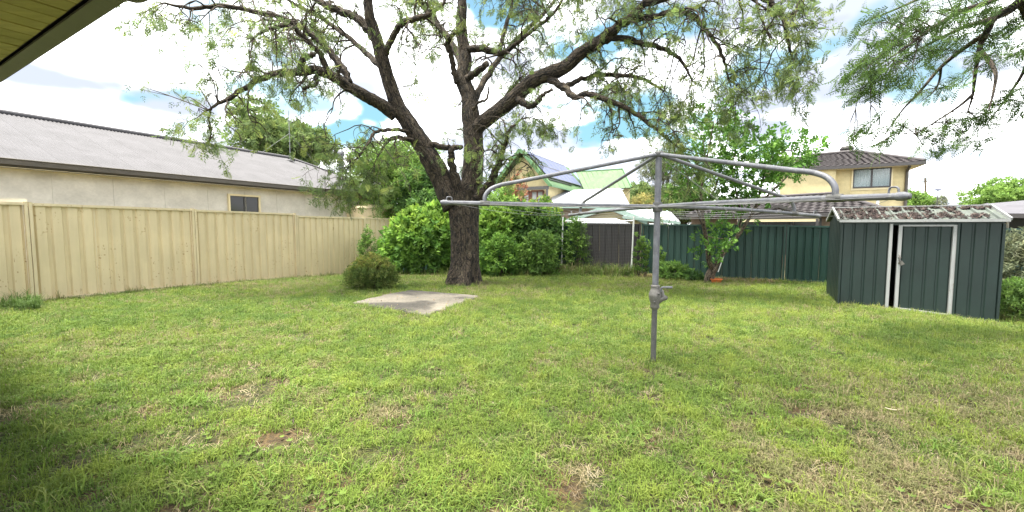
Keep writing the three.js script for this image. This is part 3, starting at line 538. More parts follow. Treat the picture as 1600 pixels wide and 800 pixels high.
const normalOf = (a, b, c) => { const n = b.clone().sub(a).cross(c.clone().sub(a)).normalize(); return n.y < 0 ? n.negate() : n; };
{
  const W = at, E0 = W(1196, 269, 26), E1 = W(1445, 252, 22.4), R0 = W(1262, 240, 28.4), R1 = W(1338, 237.5, 26.8);
  E0.y = E1.y; R0.y = R1.y;
  const t = thing('two_storey_house', 'cream two storey house with dark tiled hip roof behind the green shed', 'house', W(1350, 350, 24).setY(-0.4));
  const n = normalOf(E0, E1, R1);
  part('roof_tiles', tileRoof(E0, E1, R0, R1, 13, 0.3, n), M.tile, t).userData.kind = 'stuff';
  const E2 = E1.clone().add(V(3.9, 0, -6.8)), E3 = E0.clone().add(V(3.9, 0, -6.8));
  part('roof', [polySlab([E1, E2, R1], 0.05), polySlab([E2, E3, R0, R1], 0.05), polySlab([E3, E0, R0], 0.05)], M.tile, t);
  part('ridge_cap', [sweep([R0, lerpV(R0, R1, 0.5), R1].map((p) => p.clone().setY(p.y + 0.05)), 0.11, 8), sweep([R1, lerpV(R1, E1, 0.5), E1].map((p) => p.clone().setY(p.y + 0.05)), 0.09, 8), sweep([R0, lerpV(R0, E0, 0.5), E0].map((p) => p.clone().setY(p.y + 0.05)), 0.09, 8)], M.tileEdge, t);
  part('gutter', [beam(E0.clone().setY(E0.y - 0.07), E1.clone().setY(E1.y - 0.07), 0.13, 0.16), beam(E1.clone().setY(E1.y - 0.07), E2.clone().setY(E2.y - 0.07), 0.13, 0.16)], M.frameDark, t);
  const al = E1.clone().sub(E0).setY(0).normalize(), nn = V(al.z, 0, -al.x);           // along the front, and into the house
  const into = nn.z < 0 ? nn : nn.clone().negate();
  const yS = E1.y - 0.13;
  const F = (px, dy, o = 0.55) => { let best, bd = 1e9; for (let s = 0; s < 1; s += 0.001) { const p = lerpV(E0, E1, s).addScaledVector(into, o), q = Math.abs(p.x / -p.z - (px - 800) / FOCAL); if (q < bd) { bd = q; best = p; } } return best.setY(dy); };
  part('soffit', [polySlab([E0, E1, E1.clone().addScaledVector(into, 0.6), E0.clone().addScaledVector(into, 0.6)].map((p) => p.clone().setY(yS - 0.02)), 0.02), polySlab([E1, E2, E2.clone().addScaledVector(al, -0.8), E1.clone().addScaledVector(al, -0.8)].map((p) => p.clone().setY(yS - 0.024)), 0.02)], M.creamTrim, t);
  const yW = -0.4, c0 = F(1301, 0, 0.55), c1 = F(1413, 0, 0.55), cL = F(1215, 0, 0.15), cM = F(1301, 0, 0.15), deep = (p, k) => p.clone().addScaledVector(into, k);
  const wallQ = (a, b, y0, y1) => polySlab([a.clone().setY(y0), b.clone().setY(y0), b.clone().setY(y1), a.clone().setY(y1)], 0.15);
  part('wall', [wallQ(cL, cM, 1.2, yS - 0.03), wallQ(cM, c0, 1.2, yS - 0.03)], M.wallCream, t);
  part('wall', [wallQ(c0, c1, yW, yS - 0.03), wallQ(c1, deep(c1, 7), yW, yS - 0.03)], M.wallCream, t);
  const yOf = (p, py) => EYE + (354 - py) / FOCAL * -p.z;
  const wa = F(1328, 0, 0.5), wb = F(1386, 0, 0.5), top = yOf(wa, 266), bot = yOf(wa, 294), L2 = wa.distanceTo(wb);
  const X = (u, y, o = 0) => lerpV(wa, wb, u).addScaledVector(into, o).setY(y);
  const win = part('window', [[0, bot, 1, bot], [0, top, 1, top]].map(([a, y, b]) => beam(X(a, y), X(b, y), 0.08, 0.07)).concat([0, 0.5, 1].map((u) => beam(X(u, bot), X(u, top), 0.08, 0.06, into))), M.frameDark, t);
  for (const [a, b] of [[0.02, 0.49], [0.51, 0.98]]) {
    part('pane', polySlab([X(a, bot + 0.03, -0.0), X(b, bot + 0.03, -0.0), X(b, top - 0.03, -0.0), X(a, top - 0.03, -0.0)], 0.01), new THREE.MeshPhysicalMaterial({ color: 0xe8eeee, transmission: 0.9, thickness: 0, roughness: 0.05 }), win);
    const pts = []; for (let i = 0; i <= 24; i++) pts.push([i / 24 * (b - a) * L2, 0.012 * Math.sin(i * 2.1)]);
    part('curtain', ribSheet(X(a, bot, 0.035), X(b, bot, 0.035), X(a, top, 0.035), X(b, top, 0.035), into.clone().negate(), pts), M.curtain, win);
  }
  part('window_surround', [beam(X(-0.05, bot - 0.09, 0.03), X(1.05, bot - 0.09, 0.03), 0.06, 0.12), beam(X(-0.03, bot - 0.04, 0.03), X(-0.03, top + 0.1, 0.03), 0.06, 0.13, into), beam(X(1.03, bot - 0.04, 0.03), X(1.03, top + 0.1, 0.03), 0.06, 0.13, into)], M.creamTrim, t);
  const dp = F(1411, 0, 0.45); part('downpipe', [pipe(V(dp.x, yW, dp.z), V(dp.x, yS - 0.5, dp.z), 0.07), sweep(curve([V(dp.x, yS - 0.5, dp.z), V(dp.x, yS - 0.28, dp.z), F(1414, yS - 0.08, 0.05)], 8), 0.07, 8)], M.gutterBrown, t);
  const ch = W(1323, 236, 29); part('roof_vent', lathe([[0.26, -0.35], [0.26, 0.02], [0.36, 0.04], [0.4, 0.16], [0.3, 0.3], [0, 0.34]], ch.x, ch.y, ch.z, 16), M.tileEdge, t);
  // lower tiled roof
  const a0 = W(1072, 343, 19.6), a1 = W(1392, 331, 16.2), b0 = W(1120, 314, 23.6), b1 = W(1302, 303.5, 21.5), hipB = W(1392, 323.5, 18);
  const m0 = V(a0.x, a1.y, a0.z);
  part('lower_roof_tiles', [tileRoof(m0, a1, b0, b1, 12, 0.3, normalOf(m0, a1, b1))], M.tile, t).userData.kind = 'stuff';
  part('lower_roof', [polySlab([a1, hipB.clone().setY(a1.y), W(1420, 320, 23).setY(a1.y), b1], 0.04), polySlab([b1, W(1420, 320, 23).setY(a1.y), W(1300, 320, 24).setY(b1.y), b0], 0.04)], M.tile, t);
  part('lower_ridge', [sweep([b1, lerpV(b1, a1, 0.5), a1].map((p) => p.clone().setY(p.y + 0.05)), 0.08, 8), sweep([b0, lerpV(b0, b1, 0.5), b1].map((p) => p.clone().setY(p.y + 0.05)), 0.08, 8)], M.tileEdge, t);
  part('lower_gutter', beam(m0.clone().setY(a1.y - 0.07), a1.clone().setY(a1.y - 0.07), 0.12, 0.13), M.frameDark, t);
  const lo = (p, k) => p.clone().addScaledVector(into, k), w0 = lo(lerpV(m0, a1, 0.02), 0.5), w1 = lo(lerpV(m0, a1, 0.97), 0.5);
  const yl = a1.y - 0.12;
  part('lower_wall', [wallQ(w0, w1, yW, yl), wallQ(w1, lo(w1, 5), yW, yl)], M.brick, t);
  const g0 = lerpV(w0, w1, 0.3).addScaledVector(into, -0.05), g1 = lerpV(w0, w1, 0.72).addScaledVector(into, -0.05);
  const wd = part('lower_window', [beam(g0.clone().setY(yl - 0.06), g1.clone().setY(yl - 0.06), 0.1, 0.1), ...[0, 0.33, 0.66, 1].map((u) => beam(lerpV(g0, g1, u).setY(0.3), lerpV(g0, g1, u).setY(yl - 0.1), 0.1, 0.08, into))], M.frameDark, t);
  for (let i = 0; i < 3; i++) part('pane', wallQ(lerpV(g0, g1, i * 0.333 + 0.02).addScaledVector(into, 0.03), lerpV(g0, g1, i * 0.333 + 0.31).addScaledVector(into, 0.03), 0.3, yl - 0.12), M.glassDark, wd);
  // pergola with a small trussed gable in front of the lower storey
  const pg = thing('pergola', 'dark steel pergola with a small trussed gable behind the green fence', 'pergola', W(1215, 350, 15.4).setY(-0.3));
  const pa = W(1216, 322, 15.4), pl = W(1152, 341, 16.2), pr = W(1280, 339.5, 14.7), dB = into.clone().multiplyScalar(1.8);
  pr.y = pl.y;
  part('roof_sheet', [polySlab([pr, pr.clone().add(dB), pa.clone().add(dB), pa], 0.03), polySlab([pl.clone().add(dB), pl, pa, pa.clone().add(dB)], 0.03)], M.greyRoof, pg);
  part('rafter', beam(pa, pl, 0.05, 0.1), M.frameDark, pg); part('rafter', beam(pa, pr, 0.05, 0.1), M.frameDark, pg);
  part('tie_beam', beam(pl.clone().setY(pl.y + 0.02), pr.clone().setY(pr.y + 0.02), 0.05, 0.09), M.frameDark, pg);
  for (const u of [0.3, 0.4, 0.5, 0.6, 0.7]) part('truss_web', beam(lerpV(pl, pr, u).setY(pl.y + 0.05), lerpV(pl, pr, 0.5 + (u - 0.5) * 0.55).setY(lerp(pl.y, pa.y, 1 - Math.abs(u - 0.5) * 1.1) - 0.05), 0.04, 0.04), M.frameDark, pg);
  part('blind', beam(pl.clone().setY(pl.y - 0.09), pr.clone().setY(pr.y - 0.09), 0.03, 0.1), M.creamTrim, pg);
  for (const u of [0.02, 0.98]) { const p = lerpV(pl, pr, u); part('post', beam(p.clone().setY(-0.3), p.clone().setY(pl.y - 0.05), 0.08, 0.08, into), M.frameDark, pg); }
  const vp = W(1371, 324, 17.6), v2 = thing('vent_pipe', 'short white vent pipe on the lower tiled roof above the shed', 'pipe', vp);
  part('pipe', [pipe(vp, V(vp.x, vp.y + 0.3, vp.z), 0.05), lathe([[0.06, 0.28], [0.07, 0.3], [0.07, 0.36], [0, 0.38]], vp.x, vp.y, vp.z, 12)], M.paintWhite, v2);
}
// far right house: grey hip roof and a window strip above the fence
{
  const W = at, t = thing('grey_roofed_house', 'low house with plain grey roof at the right edge behind the shed', 'house', W(1590, 350, 20).setY(-0.3));
  const e0 = W(1480, 333, 19), e1 = W(1700, 334, 16), r0 = W(1545, 318, 24), r1 = W(1700, 304, 20);
  part('roof', [polySlab([e0, e1, r1, r0], 0.06), polySlab([e0, r0, W(1535, 330, 27)].reverse(), 0.05)], M.greyRoof, t);
  part('fascia', beam(e0.clone().setY(e0.y - 0.1), e1.clone().setY(e1.y - 0.1), 0.08, 0.17), M.frameDark, t);
  const b0 = W(1545, 340, 19.0), b1 = W(1690, 342, 17);
  part('wall', polySlab([b0.clone().setY(-0.4), b1.clone().setY(-0.4), b1.clone().setY(e1.y - 0.1), b0.clone().setY(e0.y - 0.1)], 0.15), M.wallCream, t);
  const q = (u, y) => lerpV(b0, b1, u).add(V(-0.01, 0, 0.04)).setY(y), wn = part('window', [beam(q(0.22, 2.02), q(0.6, 2.02), 0.06, 0.06), beam(q(0.22, 1.1), q(0.6, 1.1), 0.06, 0.06), beam(q(0.22, 1.1), q(0.22, 2.0), 0.06, 0.06, V(0, 0, 1)), beam(q(0.6, 1.1), q(0.6, 2.0), 0.06, 0.06, V(0, 0, 1))], M.paintWhite, t);
  part('pane', polySlab([q(0.23, 1.12), q(0.59, 1.12), q(0.59, 1.98), q(0.23, 1.98)], 0.01), M.glassDark, wn);
}
// ---------------------------------------------------------------- garden shed
{
  const u = V(0.876, 0, 0.483), w = V(0.483, 0, -0.876), FL = V(6.36, 0, -8.3), D = 1.4, L = 2.215, H = 1.61, RIDGE = 1.85, nF = w.clone().negate();
  const P = (s, d, y) => V(FL.x + u.x * s + w.x * d, y, FL.z + u.z * s + w.z * d), gy = (s, d) => { const p = P(s, d, 0); return ground(p.x, p.z) - 0.01; };
  const t = thing('garden_shed', 'dark green steel garden shed with sliding door slightly open and littered roof', 'shed', P(0, 0, 0));
  const ribs = (s0, s1, top, d = 0, low = 0.03) => ribSheet(P(s0, d, gy(s0, d) + low), P(s1, d, gy(s1, d) + low), P(s0, d, top), P(s1, d, top), nF, trapProfile(s1 - s0, 0.19, 0.022, 0.014, 0.016));
  part('wall_sheet', ribs(0.02, 0.72, H - 0.05), M.shedGreen, t);
  part('wall_sheet', ribs(1.66, L - 0.02, H - 0.05), M.shedGreen, t);
  const dO = 0.028, door = part('door', ribSheet(P(0.905, dO, gy(0.9, 0) + 0.06), P(1.585, dO, gy(1.58, 0) + 0.06), P(0.905, dO, 1.5), P(1.585, dO, 1.5), nF, trapProfile(0.68, 0.17, 0.022, 0.014, 0.014)), M.shedGreen, t);
  part('door_frame', [beam(P(0.875, dO - 0.012, gy(0.87, 0) + 0.04), P(0.875, dO - 0.012, 1.53), 0.05, 0.045, w), beam(P(1.605, dO - 0.012, gy(1.6, 0) + 0.04), P(1.605, dO - 0.012, 1.53), 0.05, 0.045, w), beam(P(0.9, dO - 0.014, 1.518), P(1.58, dO - 0.014, 1.518), 0.04, 0.03), beam(P(0.9, dO - 0.014, gy(0.9, 0) + 0.052), P(1.58, dO - 0.014, gy(1.58, 0) + 0.052), 0.04, 0.03)], M.whiteTrim, door);
  part('handle', [sweep(curve([P(0.875, -0.005, 0.98), P(0.875, -0.045, 0.97), P(0.875, -0.045, 0.83), P(0.875, -0.005, 0.82)], 8), 0.009, 6), beam(P(0.89, -0.008, 0.86), P(0.935, -0.012, 0.8), 0.02, 0.06), pipe(P(0.86, -0.012, 0.93), P(0.9, -0.012, 0.93), 0.014)], M.castIron, door);
  part('door_jamb', [beam(P(0.74, -0.004, gy(0.74, 0)), P(0.74, -0.004, 1.55), 0.045, 0.04, w)], M.whiteTrim, t);
  part('door_jamb', [beam(P(1.645, -0.004, gy(1.64, 0)), P(1.645, -0.004, 1.55), 0.03, 0.035, w)], M.shedGreen, t);
  part('sill', beam(P(0.76, 0.01, gy(0.76, 0) + 0.02), P(L - 0.01, 0.01, gy(L, 0) + 0.02), 0.05, 0.035), M.whiteTrim, t);
  part('header', beam(P(0, 0.006, H - 0.028), P(L, 0.006, H - 0.028), 0.034, 0.056), M.shedGreen, t);
  part('header', beam(P(0.72, 0.018, 1.552), P(1.66, 0.018, 1.552), 0.03, 0.05), M.shedGreen, t);
  for (const s of [0.012, L - 0.012]) part('corner_post', beam(P(s, 0.006, gy(s, 0)), P(s, 0.006, H - 0.06), 0.035, 0.035, w), M.shedGreen, t);
  for (const s of [0, L]) {                                       // gable ends
    const out = s ? u : u.clone().negate(), half = D / 2;
    for (const [d0, d1, h0, h1] of [[0.03, half, H, RIDGE - 0.02], [half, D - 0.03, RIDGE - 0.02, H]]) part('gable_sheet', ribSheet(P(s, d0, gy(s, d0)), P(s, d1, gy(s, d1)), P(s, d0, h0 - 0.03), P(s, d1, h1 - 0.03), out, trapProfile(d1 - d0, 0.19, 0.022, 0.014, 0.014)), M.shedGreen, t);
  }
  part('back_wall', ribSheet(P(0, D, gy(0, D)), P(L, D, gy(L, D)), P(0, D, H), P(L, D, H), w, trapProfile(L, 0.19, 0.022, 0.014, 0.014)), M.shedGreen, t);
  const ov = 0.04, rn = P(1, 0, H).sub(P(0, 0, H)).cross(P(0, D / 2, RIDGE).sub(P(0, 0, H))).normalize(); if (rn.y < 0) rn.negate();
  const sl = (RIDGE - H) / (D / 2), e = (s, d) => P(s, d, H + 0.012 + sl * Math.min(d, D - d));
  for (let i = 0; i < 3; i++) {
    const s0 = -ov + i * (L + 2 * ov) / 3, s1 = s0 + (L + 2 * ov) / 3 - 0.002;
    part('roof_sheet', ribSheet(e(s0, -ov), e(s1, -ov), e(s0, D / 2), e(s1, D / 2), rn, ribProfile(s1 - s0, 0.19, 0.028, 0.03)), M.shedRoof, t);
    part('roof_sheet', ribSheet(e(s0, D + ov), e(s1, D + ov), e(s0, D / 2 + 0.01), e(s1, D / 2 + 0.01), V(rn.x, rn.y, rn.z).reflect(w), ribProfile(s1 - s0, 0.19, 0.028, 0.03)), M.shedRoof, t);
  }
  part('roof_trim', [beam(e(-ov, -ov - 0.006), e(L + ov, -ov - 0.006), 0.02, 0.05)], M.whiteTrim, t);
  for (const s of [-ov - 0.012, L + ov + 0.012]) part('barge_trim', [beam(e(s, -ov).add(V(0, 0.02, 0)), e(s, D / 2).add(V(0, 0.02, 0)), 0.025, 0.05), beam(e(s, D + ov).add(V(0, 0.02, 0)), e(s, D / 2).add(V(0, 0.02, 0)), 0.025, 0.05)], M.whiteTrim, t);
  part('ridge_cap', beam(P(-ov, D / 2, RIDGE + 0.04), P(L + ov, D / 2, RIDGE + 0.04), 0.12, 0.02), M.whiteTrim, t);
  // fallen leaves and twigs lying between the roof ribs
  const R = makeRng(812), ms = [], cs = [];
  for (let i = 0; i < 2600; i++) {
    const s = R() * L, d = Math.pow(R(), 0.8) * D / 2, k = fbm(s * 4, d * 5, 7, 3) + (s < 1.75 ? 0.1 : -0.12); if (k < 0.46) continue;
    const p = e(s, d).addScaledVector(rn, 0.006 + 0.02 * R());
    ms.push(new THREE.Matrix4().compose(p, new THREE.Quaternion().setFromUnitVectors(UP, rn).multiply(new THREE.Quaternion().setFromEuler(new THREE.Euler((R() - 0.5) * 0.8, R() * 6.3, (R() - 0.5) * 0.8))), V(1, 1, 1).multiplyScalar(0.6 + R())));
    cs.push(tint([[0.045, 0.03, 0.028], [0.03, 0.021, 0.02], [0.08, 0.058, 0.05], [0.022, 0.017, 0.016]], R, 0.3));
  }
  const tri = []; leafShape(tri, V(-0.03, 0.004, 0), V(1, 0.1, 0).normalize(), V(0, 0, 1), 0.06, 0.024, 0.006); leafShape(tri, V(0, 0.006, -0.02), V(0.2, 0.15, 1).normalize(), V(1, 0, 0), 0.06, 0.02, -0.006);
  instances('leaf_litter', fromTris(tri), M.litter, ms, cs, t);
}
function ribProfile(L, pitch, wRib, hRib) { const n = Math.round(L / pitch), p = [[0, 0]]; for (let i = 0; i < n; i++) { const c = (i + 0.5) * L / n; p.push([c - wRib, 0], [c - wRib * 0.5, hRib], [c + wRib * 0.5, hRib], [c + wRib, 0]); } p.push([L, 0]); return p; }

// ---------------------------------------------------------------- rotary clothes hoist
{
  const hx = 1.55, hz = -4.62, t = thing('rotary_clothes_line', 'galvanized rotary clothes hoist with four arms standing in the middle of the lawn', 'clothes line', V(hx, ground(hx, hz), hz));
  const yA = 1.715, top = 2.285, lean = (y) => V(hx + 0.012 * (y / 2.3), y, hz);
  part('lower_post', pipe(lean(-0.1), lean(0.7), 0.029, 16), M.galvDull, t);
  part('upper_post', pipe(lean(0.78), lean(top), 0.033, 16), M.galv, t);
  const gb = part('gear_housing', [lathe([[0.03, 0.605], [0.042, 0.61], [0.05, 0.63], [0.045, 0.66], [0.058, 0.70], [0.066, 0.745], [0.066, 0.775], [0.05, 0.81], [0.042, 0.84], [0.047, 0.845], [0.047, 0.865], [0.036, 0.87]], hx + 0.005, 0, hz, 20),
    sweep([V(hx + 0.03, 0.70, hz + 0.01), V(hx + 0.08, 0.725, hz + 0.02), V(hx + 0.115, 0.735, hz + 0.025), V(hx + 0.125, 0.745, hz + 0.025)], [0.04, 0.03, 0.028, 0.018], 10), sweep([V(hx + 0.03, 0.83, hz), V(hx + 0.065, 0.80, hz + 0.02), V(hx + 0.085, 0.74, hz + 0.025)], [0.024, 0.026, 0.02], 8)], M.castIron, t);
  part('crank_handle', [sweep(curve([V(hx + 0.05, 0.80, hz + 0.05), V(hx + 0.055, 0.845, hz + 0.06), V(hx + 0.07, 0.85, hz + 0.06)], 8), 0.011, 8), pipe(V(hx + 0.06, 0.85, hz + 0.06), V(hx + 0.15, 0.85, hz + 0.06), 0.011, 8), pipe(V(hx + 0.1, 0.85, hz + 0.06), V(hx + 0.165, 0.85, hz + 0.06), 0.014, 10)], M.galv, gb);
  part('bolt', [pipe(V(hx + 0.02, 0.78, hz + 0.05), V(hx + 0.02, 0.78, hz + 0.078), 0.012, 6), pipe(V(hx - 0.02, 0.69, hz + 0.05), V(hx - 0.02, 0.69, hz + 0.07), 0.01, 6)], M.galvDull, gb);
  part('hub', [lathe([[0.034, yA - 0.06], [0.05, yA - 0.055], [0.05, yA + 0.04], [0.034, yA + 0.045]], hx + 0.009, 0, hz, 18)], M.galvDull, t);
  part('top_cap', [lathe([[0.034, top - 0.05], [0.045, top - 0.045], [0.05, top - 0.01], [0.04, top + 0.012], [0, top + 0.02]], hx + 0.012, 0, hz, 18)], M.galvDull, t);
  const dirs = [[-2.19, 0.647, 0.005], [0.648, 2.19, -0.045], [2.19, -0.647, -0.085], [-0.648, -2.19, -0.035]], hub = lean(yA), tips = [], pt = (i, f) => { const [dx, dz, dy] = dirs[i]; return V(hub.x + dx * f, hub.y + dy * f * f, hub.z + dz * f); };
  for (let i = 0; i < 4; i++) {
    const pts = [0.018, 0.25, 0.5, 0.75, 1].map((f) => pt(i, f)); tips.push(pts[4]);
    const arm = part('arm', [sweep(pts, 0.0205, 12)], M.galv, t);
    part('end_cap', [sweep([pt(i, 0.985), pt(i, 1.0), pt(i, 1.012)], [0.025, 0.026, 0.018], 12), sweep(curve([pt(i, 0.965).add(V(0, 0.018, 0)), pt(i, 0.968).add(V(0, 0.05, 0)), pt(i, 0.985).add(V(0, 0.05, 0)), pt(i, 0.988).add(V(0, 0.02, 0))], 10), 0.006, 6)], M.galv, arm);
    const j = pt(i, 0.83), a = lean(top - 0.015).lerp(j, 0.015), k = pt(i, 0.765); k.y += 0.175;
    const s = lerpV(a, k, 0.97).clone();
    part('brace', [sweep(curve([a, lerpV(a, k, 0.35), lerpV(a, k, 0.7), lerpV(a, k, 0.9), k, pt(i, 0.808).add(V(0, 0.13, 0)), pt(i, 0.828).add(V(0, 0.07, 0)), j], 36), 0.0195, 12)], M.galv, t);
    part('clamp', [sweep([pt(i, 0.81), pt(i, 0.83), pt(i, 0.85)], 0.027, 12)], M.galvDull, arm);
  }
  const wires = [];
  for (const f of [0.4, 0.55, 0.7, 0.85, 0.985]) for (let i = 0; i < 4; i++) { const a = pt(i, f), b = pt((i + 1) % 4, f), m = lerpV(a, b, 0.5); m.y -= 0.02 + 0.03 * f; wires.push(sweep([a, lerpV(a, m, 0.5).add(V(0, -0.012, 0)), m, lerpV(m, b, 0.5).add(V(0, -0.012, 0)), b], 0.0016, 4)); }
  part('clothes_wires', wires, M.wire, t).userData.kind = 'stuff';
  const rods = [];
  for (let i = 0; i < 4; i++) rods.push(pipe(lean(top - 0.04), pt(i, 0.4), 0.0022, 5));
  part('stay_rods', rods, M.galvDull, t);
}

// ---------------------------------------------------------------- wire trellis frame before the dark fence
{
  const a = onGround(877, 428), b = onGround(986, 432), yT = at(880, 345.5, -a.z).y, yU = at(880, 339, -a.z).y;
  const t = thing('wire_trellis', 'white pipe frame with square wire mesh standing in tall grass before the dark fence', 'trellis', a.clone());
  part('post', pipe(a.clone().setY(a.y - 0.1), V(a.x + 0.04, yU, a.z), 0.025, 10), M.paintWhite, t);
  part('post', pipe(b.clone().setY(b.y - 0.1), V(b.x + 0.05, yU, b.z), 0.025, 10), M.paintWhite, t);
  part('top_bar', pipe(V(a.x + 0.04, yT, a.z), V(b.x + 0.05, yT, b.z), 0.02, 10), M.paintWhite, t);
  const q = (u, v) => { const p = lerpV(a, b, u); p.y = lerp(lerp(a.y, b.y, u) + 0.12, yT - 0.02, v); p.x += 0.04 * v; p.z += 0.02; return p; };
  const ws = [];
  for (let i = 0; i <= 30; i++) ws.push(sweep([q(0.26 + 0.72 * i / 30, 0), q(0.26 + 0.72 * i / 30, 0.5), q(0.26 + 0.72 * i / 30, 1)], 0.0035, 4));
  for (let i = 0; i <= 34; i++) ws.push(sweep([q(0.26, i / 34), q(0.6, i / 34), q(0.98, i / 34)].map((p) => p.add(V(0, 0, 0.006))), 0.0035, 4));
  part('wire_mesh', ws, M.galvDull, t).userData.kind = 'stuff';
}
// ---------------------------------------------------------------- small things
{
  const p = onGround(1119, 444), t = thing('garden_pot', 'small orange plastic bowl lying beside the base of the forked tree', 'pot', p);
  part('bowl', lathe([[0.0, 0.01], [0.08, 0.0], [0.1, 0.02], [0.135, 0.1], [0.15, 0.13], [0.155, 0.13], [0.155, 0.145], [0.14, 0.145], [0.12, 0.1], [0.09, 0.03], [0, 0.025]], p.x, p.y, p.z, 22), M.terracotta, t);
}
{
  const R = makeRng(5), sticks = [[1395, 649, 0.06, 0.3, 'pale dry stick lying in the grass below the shed'], [458, 671, 0.05, 1.2, 'dark short twig in the grass at the lower left of the lawn']];
  for (const [px, py, len, an, label] of sticks) {
    const p = onGround(px, py), d = V(Math.cos(an), 0, Math.sin(an)), pts = [-1, -0.4, 0.2, 1].map((k) => p.clone().addScaledVector(d, k * len).add(V(0, 0.045 + R() * 0.02, (R() - 0.5) * 0.03)));
    const t = thing('fallen_stick', label, 'stick', p); part('stick', sweep(pts, [0.003, 0.005, 0.004, 0.002], 6), label.startsWith('dark') ? M.barkTwig : M.straw, t);
  }
  const a = onGround(1577, 455), post = thing('timber_post', 'grey weathered timber post between the shed and the right picture edge', 'post', V(a.x, -0.1, a.z));
  part('post', [beam(V(a.x, -0.1, a.z), V(a.x - 0.02, 0.98, a.z), 0.09, 0.09, V(0, 0, 1))], M.greyWood, post);
}
// ---------------------------------------------------------------- shrubs
// leaves through the outer part of an uneven mound, on stems that fan out from the base
function mound({ name = 'leafy_shrub', label, category = 'shrub', p, rx, rz, h, n, geo, pal, mtl = M.leaf, seed, s = 1, group, low = 0.06, lumps = 0.35, stems = 9, stemR = 0.012, upright = 0.5, bright }) {
  const R = makeRng(seed), base = V(p.x, ground(p.x, p.z), p.z), t = thing(name, label, category, base, group), ms = [], cs = [];
  const c = base.clone().add(V(0, h * 0.48, 0));
  for (let i = 0; i < n; i++) {
    const d = randDir(R); if (d.y < -0.75) d.y *= -1;
    const lump = 1 + lumps * (fbm(d.x * 2.1 + seed, d.y * 2.1 + d.z * 1.7, seed, 3) - 0.5) * 2 + 0.12 * (R() - 0.5);
    const k = Math.pow(R(), 0.38) * lump, pos = c.clone().add(V(d.x * rx * k, d.y * h * 0.52 * k, d.z * rz * k));
    if (pos.y < base.y + low) pos.y = base.y + low + R() * 0.15;
    ms.push(placeM(pos, V(d.x, d.y + upright, d.z).add(randDir(R).multiplyScalar(0.5)), R, s * (0.75 + 0.5 * R())));
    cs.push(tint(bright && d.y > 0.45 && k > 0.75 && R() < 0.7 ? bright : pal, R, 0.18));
  }
  const st = [];
  for (let i = 0; i < stems; i++) { const d = randDir(R); d.y = 0.5 + Math.abs(d.y); const e = base.clone().add(V(d.x * rx * 0.7, h * 0.6 * d.y, d.z * rz * 0.7)); st.push(sweep(curve([base.clone().add(V((R() - 0.5) * rx * 0.5, -0.03, (R() - 0.5) * rz * 0.5)), base.clone().lerp(e, 0.5).add(V(0, 0.08, 0)), e], 5), taper(5, stemR, stemR * 0.3), 5)); }
  part('stems', st, M.barkGrey, t);
  instances('foliage', geo, mtl, ms, cs, t);
  return t;
}
const gp = (px, d) => { const p = at(px, 400, d); p.y = 0; return p; };
const W2 = (d) => d / FOCAL;                                                    // metres per picture pixel at a distance
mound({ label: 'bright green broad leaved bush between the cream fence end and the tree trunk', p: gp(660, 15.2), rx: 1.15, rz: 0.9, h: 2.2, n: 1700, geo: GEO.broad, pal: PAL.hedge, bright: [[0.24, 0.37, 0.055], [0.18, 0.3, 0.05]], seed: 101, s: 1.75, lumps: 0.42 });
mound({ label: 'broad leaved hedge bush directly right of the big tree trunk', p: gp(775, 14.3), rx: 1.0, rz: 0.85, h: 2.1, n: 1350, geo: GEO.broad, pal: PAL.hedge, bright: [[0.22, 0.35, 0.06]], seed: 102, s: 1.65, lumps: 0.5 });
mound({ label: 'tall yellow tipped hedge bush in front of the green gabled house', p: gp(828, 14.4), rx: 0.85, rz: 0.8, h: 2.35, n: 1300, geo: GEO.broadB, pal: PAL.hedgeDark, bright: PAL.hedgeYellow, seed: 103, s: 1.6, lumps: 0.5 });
mound({ label: 'lower lighter green bush at the foot of the hedge, left of the trellis post', p: gp(842, 13.2), rx: 0.42, rz: 0.5, h: 1.35, n: 800, geo: GEO.broadB, pal: PAL.weeds, seed: 104, s: 1.05, lumps: 0.5 });
mound({ label: 'pale leaved low bush at the foot of the hedge near the tree trunk', p: gp(780, 13.3), rx: 0.7, rz: 0.5, h: 1.15, n: 800, geo: GEO.broadB, pal: PAL.hedge, seed: 105, s: 1.15, lumps: 0.55 });
mound({ label: 'thin leafy shrub growing behind the wire trellis mesh', p: gp(903, 13.85), rx: 0.42, rz: 0.2, h: 1.75, n: 300, geo: GEO.broadB, pal: PAL.weeds, seed: 106, s: 0.9, lumps: 0.5 });
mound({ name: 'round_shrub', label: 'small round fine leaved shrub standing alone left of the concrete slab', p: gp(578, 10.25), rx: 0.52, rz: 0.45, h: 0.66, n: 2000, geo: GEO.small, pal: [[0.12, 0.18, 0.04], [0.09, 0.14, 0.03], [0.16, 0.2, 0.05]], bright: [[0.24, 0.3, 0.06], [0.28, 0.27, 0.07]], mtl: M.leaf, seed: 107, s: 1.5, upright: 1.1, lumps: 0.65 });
mound({ name: 'weed_plant', label: 'slender weedy plant growing against the far cream fence', category: 'plant', p: gp(573, 15.0), rx: 0.3, rz: 0.2, h: 1.7, n: 170, geo: GEO.broadB, pal: PAL.weeds, seed: 108, s: 0.8, lumps: 0.7, low: 0.3 });
mound({ name: 'weed_plant', label: 'low broad leaved weed at the dark fence foot, right of the hoist post', category: 'plant', p: gp(1052, 12.1), rx: 0.36, rz: 0.25, h: 0.42, n: 170, geo: GEO.broad, pal: PAL.weeds, seed: 109, s: 0.95 });
mound({ name: 'weed_plant', label: 'small weed plant left of the forked tree base', category: 'plant', p: gp(1082, 11.8), rx: 0.22, rz: 0.2, h: 0.2, n: 80, geo: GEO.broad, pal: PAL.hedgeDark, seed: 110, s: 0.85 });
